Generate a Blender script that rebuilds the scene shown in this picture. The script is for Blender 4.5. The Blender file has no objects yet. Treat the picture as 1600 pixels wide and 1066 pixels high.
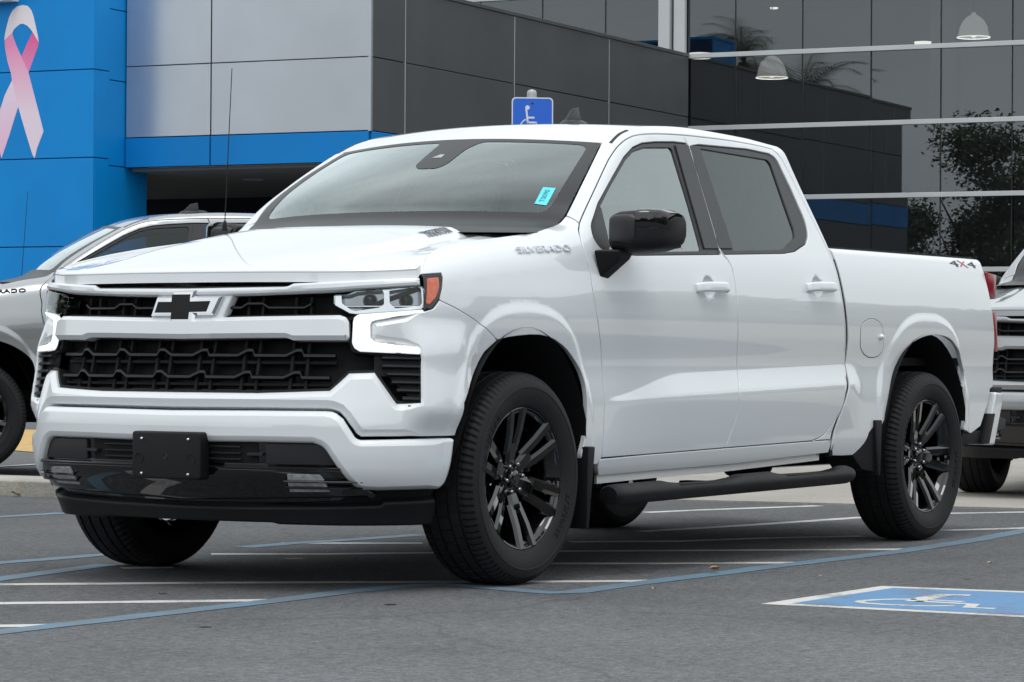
# pickup truck in a dealership car park
import bpy, bmesh, math, random
import numpy as np
from mathutils import Vector, Matrix, geometry
R=math.radians
sc=bpy.context.scene
COL=sc.collection
# ---------------------------------------------------------------- camera
cam=bpy.data.cameras.new('camera'); camo=bpy.data.objects.new('camera',cam); COL.objects.link(camo)
cam.sensor_width=36; cam.lens=107.0041; cam.clip_start=.1; cam.clip_end=2000
camo.location=(-10.04768, -7.29684, 0.87898)
camo.matrix_world=Matrix([[0.5352627, -0.0084996, -0.8446429, -10.0476837], [-0.8446616, 0.0021595, -0.5352963, -7.2968429], [0.0063738, 0.9999615, -0.0060234, 0.8789819], [0.0, 0.0, 0.0, 1.0]])
sc.camera=camo
# ---------------------------------------------------------------- overcast sky, soft sun
SUN_EL,SUN_AZ=R(72),R(215)          # azimuth of the sun, anticlockwise from +x
w=bpy.data.worlds.new('World'); sc.world=w; w.use_nodes=True
nt=w.node_tree; nt.nodes.clear()
def N(t,loc=None,**k):
    n=nt.nodes.new(t)
    for a,b in k.items(): setattr(n,a,b)
    return n
out=N('ShaderNodeOutputWorld'); bg=N('ShaderNodeBackground'); sky=N('ShaderNodeTexSky',sky_type='NISHITA',sun_disc=False)
sky.sun_elevation=SUN_EL; sky.sun_rotation=R(90)-SUN_AZ; sky.air_density=1.0; sky.dust_density=4.0; sky.ozone_density=1.0
hs=N('ShaderNodeHueSaturation'); hs.inputs['Saturation'].default_value=.22
nt.links.new(sky.outputs[0],hs.inputs['Color'])
tc=N('ShaderNodeTexCoord'); mp=N('ShaderNodeMapping'); mp.inputs['Scale'].default_value=(1.4,1.4,3.2)
nz=N('ShaderNodeTexNoise'); nz.inputs['Scale'].default_value=1.7; nz.inputs['Detail'].default_value=5; nz.inputs['Roughness'].default_value=.5
cr=N('ShaderNodeValToRGB'); cr.color_ramp.elements[0].position=.32; cr.color_ramp.elements[0].color=(7.9,8.5,8.85,1)
cr.color_ramp.elements[1].position=.7; cr.color_ramp.elements[1].color=(12.6,13.25,13.55,1)
mx=N('ShaderNodeMix',data_type='RGBA'); mx.inputs[0].default_value=.8
nt.links.new(tc.outputs['Generated'],mp.inputs[0]); nt.links.new(mp.outputs[0],nz.inputs['Vector']); nt.links.new(nz.outputs[0],cr.inputs[0])
nt.links.new(hs.outputs[0],mx.inputs[6]); nt.links.new(cr.outputs[0],mx.inputs[7]); sx=N('ShaderNodeSeparateXYZ'); nt.links.new(tc.outputs['Generated'],sx.inputs[0])
el=N('ShaderNodeMapRange'); el.inputs[1].default_value=0; el.inputs[2].default_value=1; el.inputs[3].default_value=.92; el.inputs[4].default_value=1.08; nt.links.new(sx.outputs[2],el.inputs[0])
vm=N('ShaderNodeVectorMath',operation='SCALE'); nt.links.new(mx.outputs[2],vm.inputs[0]); nt.links.new(el.outputs[0],vm.inputs['Scale']); nt.links.new(vm.outputs[0],bg.inputs[0])
bg.inputs[1].default_value=.12
nt.links.new(bg.outputs[0],out.inputs[0])
sun=bpy.data.lights.new('sun','SUN'); sun.energy=.9; sun.angle=R(25); sun.color=(1,.97,.93)
suno=bpy.data.objects.new('sun',sun); COL.objects.link(suno)
sd=Vector((math.cos(SUN_AZ)*math.cos(SUN_EL),math.sin(SUN_AZ)*math.cos(SUN_EL),math.sin(SUN_EL)))
suno.rotation_euler=sd.to_track_quat('Z','Y').to_euler(); suno.location=(0,0,30)
sc.view_settings.view_transform='Standard'; sc.view_settings.look='None'; sc.view_settings.exposure=0; sc.view_settings.gamma=1
sc.view_settings.use_curve_mapping=False
sc.cycles.max_bounces=10; sc.cycles.glossy_bounces=5; sc.cycles.transparent_max_bounces=14; sc.cycles.transmission_bounces=6
# ---------------------------------------------------------------- materials
def mat(name,col,rough=.5,metal=0,coat=0,coat_r=.03,spec=.4,emit=None,es=1,noise=None,bump=None,tone=None):
    """noise=(scale,amount) varies the colour, bump=(scale,strength), tone=(scale,roughness amount)"""
    m=bpy.data.materials.new(name); m.use_nodes=True; t=m.node_tree; b=t.nodes['Principled BSDF']
    b.inputs['Base Color'].default_value=(*col,1); b.inputs['Roughness'].default_value=rough; b.inputs['Metallic'].default_value=metal
    b.inputs['Coat Weight'].default_value=coat; b.inputs['Coat IOR'].default_value=1.72 if 'paint' in name else 1.5; b.inputs['Coat Roughness'].default_value=coat_r; b.inputs['Specular IOR Level'].default_value=spec
    if emit: b.inputs['Emission Color'].default_value=(*emit,1); b.inputs['Emission Strength'].default_value=es
    tc=t.nodes.new('ShaderNodeTexCoord')
    if noise:
        n=t.nodes.new('ShaderNodeTexNoise'); n.inputs['Scale'].default_value=noise[0]; n.inputs['Detail'].default_value=6
        t.links.new(tc.outputs['Object'],n.inputs['Vector'])
        r=t.nodes.new('ShaderNodeMapRange'); r.inputs['From Min'].default_value=.3; r.inputs['From Max'].default_value=.7
        r.inputs['To Min'].default_value=1-noise[1]; r.inputs['To Max'].default_value=1+noise[1]
        t.links.new(n.outputs[0],r.inputs[0])
        v=t.nodes.new('ShaderNodeVectorMath'); v.operation='SCALE'; v.inputs[0].default_value=col
        t.links.new(r.outputs[0],v.inputs['Scale']); t.links.new(v.outputs[0],b.inputs['Base Color'])
    if tone:
        n=t.nodes.new('ShaderNodeTexNoise'); n.inputs['Scale'].default_value=tone[0]; n.inputs['Detail'].default_value=5
        t.links.new(tc.outputs['Object'],n.inputs['Vector'])
        r=t.nodes.new('ShaderNodeMapRange'); r.inputs['To Min'].default_value=max(0,rough-tone[1]); r.inputs['To Max'].default_value=rough+tone[1]
        t.links.new(n.outputs[0],r.inputs[0]); t.links.new(r.outputs[0],b.inputs['Roughness'])
    if bump:
        n=t.nodes.new('ShaderNodeTexNoise'); n.inputs['Scale'].default_value=bump[0]; n.inputs['Detail'].default_value=4
        t.links.new(tc.outputs['Object'],n.inputs['Vector'])
        u=t.nodes.new('ShaderNodeBump'); u.inputs['Strength'].default_value=bump[1]; u.inputs['Distance'].default_value=.01
        t.links.new(n.outputs[0],u.inputs['Height']); t.links.new(u.outputs[0],b.inputs['Normal'])
    return m
def glass(name,tint,ior=1.5,boost=1.0,rough=0.0,thru=1.0,refl=(.92,1,1)):
    m=bpy.data.materials.new(name); m.use_nodes=True; t=m.node_tree; t.nodes.clear()
    o=t.nodes.new('ShaderNodeOutputMaterial'); mix=t.nodes.new('ShaderNodeMixShader'); tr=t.nodes.new('ShaderNodeBsdfTransparent'); g=t.nodes.new('ShaderNodeBsdfGlossy')
    f=t.nodes.new('ShaderNodeFresnel'); f.inputs[0].default_value=ior; g.inputs['Roughness'].default_value=rough; g.inputs[0].default_value=(*refl,1)
    tr.inputs[0].default_value=(*[c*thru for c in tint],1)
    mu=t.nodes.new('ShaderNodeMath'); mu.operation='MULTIPLY'; mu.inputs[1].default_value=boost; mu.use_clamp=True
    t.links.new(f.outputs[0],mu.inputs[0]); t.links.new(mu.outputs[0],mix.inputs[0]); t.links.new(tr.outputs[0],mix.inputs[1]); t.links.new(g.outputs[0],mix.inputs[2]); t.links.new(mix.outputs[0],o.inputs[0])
    return m
M={}
M['white']=mat('white_paint',(.74,.765,.79),.40,coat=1,coat_r=.02,tone=(1.2,.04))
M['silver']=mat('silver_paint',(.34,.353,.367),.34,metal=.7,coat=1,coat_r=.03,noise=(900,.06))
M['plastic']=mat('black_plastic',(.0060,.0063,.0072),.5,spec=.28,bump=(900,.12),tone=(6,.08))
M['satin']=mat('satin_black',(.020,.021,.024),.36,tone=(5,.05))
M['gloss']=mat('gloss_black',(.004,.004,.005),.05,spec=.5,coat=.6,coat_r=.01)
M['dark']=mat('underbody_black',(.004,.004,.005),.8,noise=(8,.4))
M['rubber']=mat('tyre_rubber',(.011,.011,.012),.62,spec=.3,bump=(300,.15),noise=(14,.16))
M['slat']=mat('grille_black',(.005,.005,.006),.28,spec=.4)
M['seal']=mat('rubber_seal',(.010,.010,.012),.6)
M['chrome']=mat('chrome',(.75,.76,.78),.07,metal=1)
M['steel']=mat('steel',(.5,.5,.5),.35,metal=1)
M['dullchrome']=mat('smoked_chrome',(.30,.31,.33),.12,metal=1)
M['drl']=mat('daytime_light',(.9,.9,.9),.3,coat=.5,emit=(.96,1,1),es=.95)
M['amber']=mat('amber_lens',(.62,.13,.06),.12,coat=1,noise=(60,.2))
M['red']=mat('red_lens',(.26,.004,.014),.2)
M['lens']=glass('clear_lens',(.93,.95,.95),1.45,1.0)
M['wind']=glass('windshield_glass',(.88,.96,.94),1.52,2.35)
M['sideglass']=glass('side_glass',(.74,.86,.84),1.52,3.1)
M['sideglass_b']=glass('dim_side_glass',(.55,.62,.61),1.5,1.1)
M['privacy']=glass('privacy_glass',(.16,.17,.17),1.52,1.25)
M['trim']=mat('interior_trim',(.42,.44,.44),.8,noise=(5,.15))
M['trimdark']=mat('interior_dark',(.035,.036,.038),.8)
M['seat']=mat('seat_cloth',(.42,.44,.44),.9,noise=(30,.15))
M['cyan']=mat('cyan_sticker',(.12,.72,.80),.5)
M['ink']=mat('sticker_ink',(.02,.16,.2),.6)
M['redbadge']=mat('red_badge',(.5,.02,.05),.35,coat=.5)
M['fog']=mat('fog_lens',(.30,.31,.32),.12,coat=1,noise=(60,.3),bump=(40,.4))
# ---------------------------------------------------------------- mesh helpers
def link(o,parent=None):
    COL.objects.link(o)
    if parent is not None: o.parent=parent
    return o
def empty(name,loc=(0,0,0),rz=0,label=None,cat=None,group=None):
    o=bpy.data.objects.new(name,None); o.empty_display_size=.3; o.location=loc; o.rotation_euler=(0,0,rz); COL.objects.link(o)
    tag(o,label,cat,group); return o
def tag(o,label=None,cat=None,group=None,kind=None):
    if label: o['label']=label
    if cat: o['category']=cat
    if group: o['group']=group
    if kind: o['kind']=kind
    return o
def mk(name,V,F,m,parent=None,angle=35,normals=None,smooth=True):
    me=bpy.data.meshes.new(name); me.from_pydata([tuple(map(float,v)) for v in V],[],[tuple(f) for f in F]); me.update()
    if m is not None: me.materials.append(m if not isinstance(m,str) else M[m])
    if smooth:
        me.polygons.foreach_set('use_smooth',[True]*len(me.polygons))
        if normals is not None: me.normals_split_custom_set_from_vertices([tuple(map(float,n)) for n in normals])
        else: me.set_sharp_from_angle(angle=R(angle))
    o=bpy.data.objects.new(name,me); return link(o,parent)
class MB:
    def __init__(s): s.V=[]; s.F=[]
    def add(s,V,F):
        k=len(s.V); s.V+= [tuple(v) for v in V]; s.F+=[tuple(i+k for i in f) for f in F]; return s
    def box(s,x0,x1,y0,y1,z0,z1,m=None):
        V=[(x,y,z) for x in (x0,x1) for y in (y0,y1) for z in (z0,z1)]
        if m is not None: V=[tuple(m@Vector(v)) for v in V]
        return s.add(V,[(0,1,3,2),(4,6,7,5),(0,4,5,1),(2,3,7,6),(0,2,6,4),(1,5,7,3)])
    def hexa(s,V): return s.add(V,[(0,1,3,2),(4,6,7,5),(0,4,5,1),(2,3,7,6),(0,2,6,4),(1,5,7,3)])
    def tube(s,pts,rad,n=12,caps=True,sec=None):
        pts=[Vector(p) for p in pts]; K=len(pts); rad=rad if hasattr(rad,'__len__') else [rad]*K
        T=[(pts[min(i+1,K-1)]-pts[max(i-1,0)]).normalized() for i in range(K)]
        up=Vector((0,0,1)) if abs(T[0].z)<.9 else Vector((1,0,0)); V=[];F=[]
        for i in range(K):
            a=(up-T[i]*up.dot(T[i])).normalized(); b=T[i].cross(a)
            for j in range(n):
                t=2*math.pi*j/n; c,d=(math.cos(t),math.sin(t)) if sec is None else sec(t,i)
                V.append(pts[i]+(a*c+b*d)*rad[i])
        for i in range(K-1):
            for j in range(n): F.append((i*n+j,i*n+(j+1)%n,(i+1)*n+(j+1)%n,(i+1)*n+j))
        if caps: F.append(tuple(range(n))[::-1]); F.append(tuple((K-1)*n+j for j in range(n)))
        return s.add(V,F)
    def lathe(s,prof,n=48,axis='y',o=(0,0,0),caps=False):
        V=[];F=[]
        for r,h in prof:
            for j in range(n):
                t=2*math.pi*j/n; a,b=r*math.cos(t),r*math.sin(t)
                V.append({'y':(o[0]+a,o[1]+h,o[2]+b),'z':(o[0]+a,o[1]+b,o[2]+h),'x':(o[0]+h,o[1]+a,o[2]+b)}[axis])
        for i in range(len(prof)-1):
            for j in range(n): F.append((i*n+j,i*n+(j+1)%n,(i+1)*n+(j+1)%n,(i+1)*n+j))
        if caps: F.append(tuple(range(n))); F.append(tuple((len(prof)-1)*n+j for j in range(n))[::-1])
        return s.add(V,F)
    def prism(s,poly,f0,f1):
        n=len(poly); V=[f0(*p) for p in poly]+[f1(*p) for p in poly]
        F=[tuple(range(n)),tuple(range(n,2*n))[::-1]]+[(i,i+n,(i+1)%n+n,(i+1)%n) for i in range(n)]
        return s.add(V,F)
    def build(s,name,m,parent=None,bevel=0,seg=2,angle=35,mirror=False):
        V=s.V; F=s.F
        if mirror: V=[(x,-y,z) for x,y,z in V]; F=[f[::-1] for f in F]
        bm=bmesh.new(); vs=[bm.verts.new(v) for v in V]
        for f in F:
            try: bm.faces.new([vs[i] for i in f])
            except ValueError: pass
        bmesh.ops.recalc_face_normals(bm,faces=bm.faces)
        if bevel:
            bm.normal_update()
            ed=[e for e in bm.edges if len(e.link_faces)==2 and e.calc_face_angle(0)>R(30)]
            bmesh.ops.bevel(bm,geom=ed,offset=bevel,segments=seg,profile=.6,affect='EDGES',clamp_overlap=True)
        me=bpy.data.meshes.new(name); bm.to_mesh(me); bm.free()
        me.materials.append(M[m] if isinstance(m,str) else m)
        me.polygons.foreach_set('use_smooth',[True]*len(me.polygons)); me.set_sharp_from_angle(angle=R(angle))
        return link(bpy.data.objects.new(name,me),parent)
def text_mesh(name,txt,size,depth,m,parent,mtx,sx=1.0,bold=0.0,spacing=1.0,warp=None):
    c=bpy.data.curves.new(name,'FONT'); c.body=txt; c.size=size; c.extrude=depth/2; c.offset=bold; c.align_x='CENTER'; c.align_y='CENTER'; c.space_character=spacing
    if depth>.0015: c.bevel_depth=min(.0008,depth*.2)
    c.resolution_u=3
    o=bpy.data.objects.new(name,c); COL.objects.link(o); dg=bpy.context.evaluated_depsgraph_get(); me=bpy.data.meshes.new_from_object(o.evaluated_get(dg)); bpy.data.objects.remove(o); bpy.data.curves.remove(c)
    me.name=name
    for v in me.vertices:
        p=Vector((v.co.x*sx,v.co.y,v.co.z)); v.co=warp(p) if warp else mtx@p
    me.materials.clear(); me.materials.append(M[m] if isinstance(m,str) else m)
    return link(bpy.data.objects.new(name,me),parent)
# ---------------------------------------------------------------- truck surface (metres, front axle at x=0, driver side at -y)
def catmull(xs, ys, x):
    xs=np.asarray(xs,float); ys=np.asarray(ys,float); x=np.asarray(x,float)
    h=np.diff(xs); dl=np.diff(ys)/h
    m=np.zeros_like(ys); m[0]=dl[0]; m[-1]=dl[-1]
    for i in range(1,len(xs)-1):
        if dl[i-1]*dl[i]<=0: m[i]=0
        else:
            w1=2*h[i]+h[i-1]; w2=h[i]+2*h[i-1]; m[i]=(w1+w2)/(w1/dl[i-1]+w2/dl[i])
    i=np.clip(np.searchsorted(xs,x)-1,0,len(xs)-2)
    t=(x-xs[i])/h[i]; t=np.clip(t,-.0,1.0); 
    h00=2*t**3-3*t**2+1; h10=t**3-2*t**2+t; h01=-2*t**3+3*t**2; h11=t**3-t**2
    r=h00*ys[i]+h10*h[i]*m[i]+h01*ys[i+1]+h11*h[i]*m[i+1]
    r=r+np.where(x>xs[-1],(x-xs[-1])*m[-1],0)+np.where(x<xs[0],(x-xs[0])*m[0],0)
    return r
def sstep(a,b,x):
    t=np.clip((x-a)/(b-a),0,1); return t*t*(3-2*t)
# plan curve of the body at bumper height, from the nose centre round the corner to the tail
_PC=np.array([(-.970,0),(-.9665,.2),(-.950,.4),(-.912,.59),(-.852,.742),(-.770,.842),(-.685,.918),(-.600,.968),(-.5,.992),(-.3,1.0),(0,1.0),(.6,1.0),(2.0,1.0),(3.7,1.0),(4.5,.997),(4.80,.985)])
def _plan():
    P=_PC; Q=np.vstack([P[1:4][::-1]*[1,-1],P])
    # centripetal-ish Catmull-Rom dense sampling
    pts=[]
    tx=np.concatenate([[0],np.cumsum(np.sqrt(((Q[1:]-Q[:-1])**2).sum(1)))])
    def cub(y):
        n=len(tx);h=np.diff(tx);A=np.zeros((n,n));b=np.zeros(n);A[0,0]=A[-1,-1]=1
        for i in range(1,n-1):
            A[i,i-1]=h[i-1];A[i,i]=2*(h[i-1]+h[i]);A[i,i+1]=h[i]
            b[i]=6*((y[i+1]-y[i])/h[i]-(y[i]-y[i-1])/h[i-1])
        M=np.linalg.solve(A,b)
        def f(s):
            i=np.clip(np.searchsorted(tx,s)-1,0,n-2);a=tx[i+1]-s;c=s-tx[i]
            return (M[i]*a**3+M[i+1]*c**3)/(6*h[i])+(y[i]/h[i]-M[i]*h[i]/6)*a+(y[i+1]/h[i]-M[i+1]*h[i]/6)*c
        return f
    fx,fy=cub(Q[:,0]),cub(Q[:,1])
    s=np.linspace(0,tx[-1],6000); X,Y=fx(s),fy(s)
    L=np.concatenate([[0],np.cumsum(np.hypot(np.diff(X),np.diff(Y)))])
    k=np.argmin(np.abs(X+.3)+(Y<0)*9)
    U=L-L[k]-.3
    nx=np.gradient(X,U); ny=np.gradient(Y,U)
    return U,X,Y,ny*-1.0,nx     # outward normal = (-ty, tx)
_U,_X,_Y,_NX,_NY=_plan()
UC=float(np.interp(0,_Y[:2500],_U[:2500]))      # u of the nose centre
ZT_U=[-1.7,-.75,-.3,0,.25,.42,.55,.62,.70,.85,1.0,1.12,1.25,1.45,1.9,2.4,2.66]
ZT_Z=[1.13,1.14,1.185,1.215,1.250,1.282,1.312,1.375,1.462,1.578,1.680,1.752,1.808,1.850,1.872,1.862,1.845]
R_U=[-1.7,-.6,0,.42,.6,.85,1.12,1.5,2.7]; R_R=[.10,.12,.155,.17,.165,.135,.09,.08,.08]
SP_V=[.22,.33,.40,.46,.52,.60,.70,.85,1.0,1.06,1.12,1.2,1.28,1.34,1.40,1.5,1.65,1.88]
SP_I=[.14,.10,.058,.036,.026,.022,.020,.031,.011,.007,.009,.019,.035,.053,.077,.119,.183,.280]
NP_V=[.20,.30,.385,.42,.47,.54,.62,.67,.75,.90,1.0,1.12,1.19,1.3]
NP_I=[.13,.10,.055,.025,.006,.0,.0,.008,.030,.068,.082,.098,.120,.18]
def crease_z(u): return .716+.0275*(np.clip(u,.5,2.9)-.83)
def arch_d(u,v,xc,a,b,z0,n):
    q=((np.abs(u-xc)/a)**n+(np.clip(v-z0,0,9)/b)**n)**(1/n)
    return (q-1)*.5*(a+b)
ARF=(.0,.452,.545,.43,2.5); ARR=(3.715,.452,.545,.45,2.5)
def surf(u,v,off=0.0):
    u=np.asarray(u,float); v=np.asarray(v,float)
    bed=u>2.803
    zt=np.where(bed,1.385,catmull(ZT_U,ZT_Z,u)); r=np.where(bed,.045,catmull(R_U,R_R,u))
    vv=np.minimum(v,zt)
    wn=1-sstep(-1.0,-.42,u)
    side=catmull(SP_V,SP_I,vv); nose=catmull(NP_V,NP_I,np.minimum(vv,1.3))
    side=side+.010*sstep(1.0,1.25,vv)*(1-sstep(.1,.6,u))
    # bed side is flatter towards the rail
    inset=side*(1-wn)+nose*wn
    cz=crease_z(u); wc=sstep(.62,.80,u)*(1-sstep(2.86,3.06,u))
    t=vv-cz
    tw=.014+.083*sstep(.66,1.30,u); amp=.35+.65*sstep(.66,1.30,u)
    bump=amp*np.where(t>0,1-np.clip(t/tw,0,1),1-np.clip(-t/.22,0,1))
    k=np.exp(-(t/.008)**2)*.05
    inset=inset-wc*.026*np.clip(bump-k,0,1)
    for A in (ARF,ARR):
        d=arch_d(u,vv,*A)
        inset=inset-.011*(1-sstep(.076,.118,d))*sstep(.36,.5,v)*(1-wn*.9)
    inset=inset-.046*sstep(-.75,-.63,u)*(1-sstep(-.52,-.30,u))*sstep(.58,.70,v)*(1-sstep(.88,1.04,v))
    for cu,cv in ((1.503,1.196),(2.555,1.222)):
        q=((u-cu)/.056)**2+((v-cv)/.048)**2
        inset=inset+.020*np.clip(1-q*q,0,1)
    e=1e-3
    phi0=np.arctan(np.clip((catmull(SP_V,SP_I,zt)-catmull(SP_V,SP_I,zt-e))/e,0,2))
    al=np.maximum(v-zt,0)/r
    phi=np.minimum(phi0+al,1.40); rest=np.maximum(phi0+al-1.40,0)*r
    inset=inset+np.where(v>zt,r*(np.cos(phi0)-np.cos(phi))+rest*np.sin(1.40),0)
    z=np.where(v>zt,zt+r*(np.sin(phi)-np.sin(phi0))+rest*np.cos(1.40),v)
    inset=inset-off
    x=np.interp(u,_U,_X); y=np.interp(u,_U,_Y); nx=np.interp(u,_U,_NX); ny=np.interp(u,_U,_NY)
    return np.stack([x-nx*inset,-(y-ny*inset),z],-1)
def nrm(u,v):
    e=2e-3
    a=surf(u+e,v)-surf(u-e,v); b=surf(u,v+e)-surf(u,v-e)
    n=np.cross(a,b); return n/np.linalg.norm(n,axis=-1,keepdims=True)
def S(u,v,off=0.0):
    return surf(u,v)+nrm(u,v)*np.asarray(off)[...,None] if np.ndim(off) else surf(u,v)+nrm(u,v)*off
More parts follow.
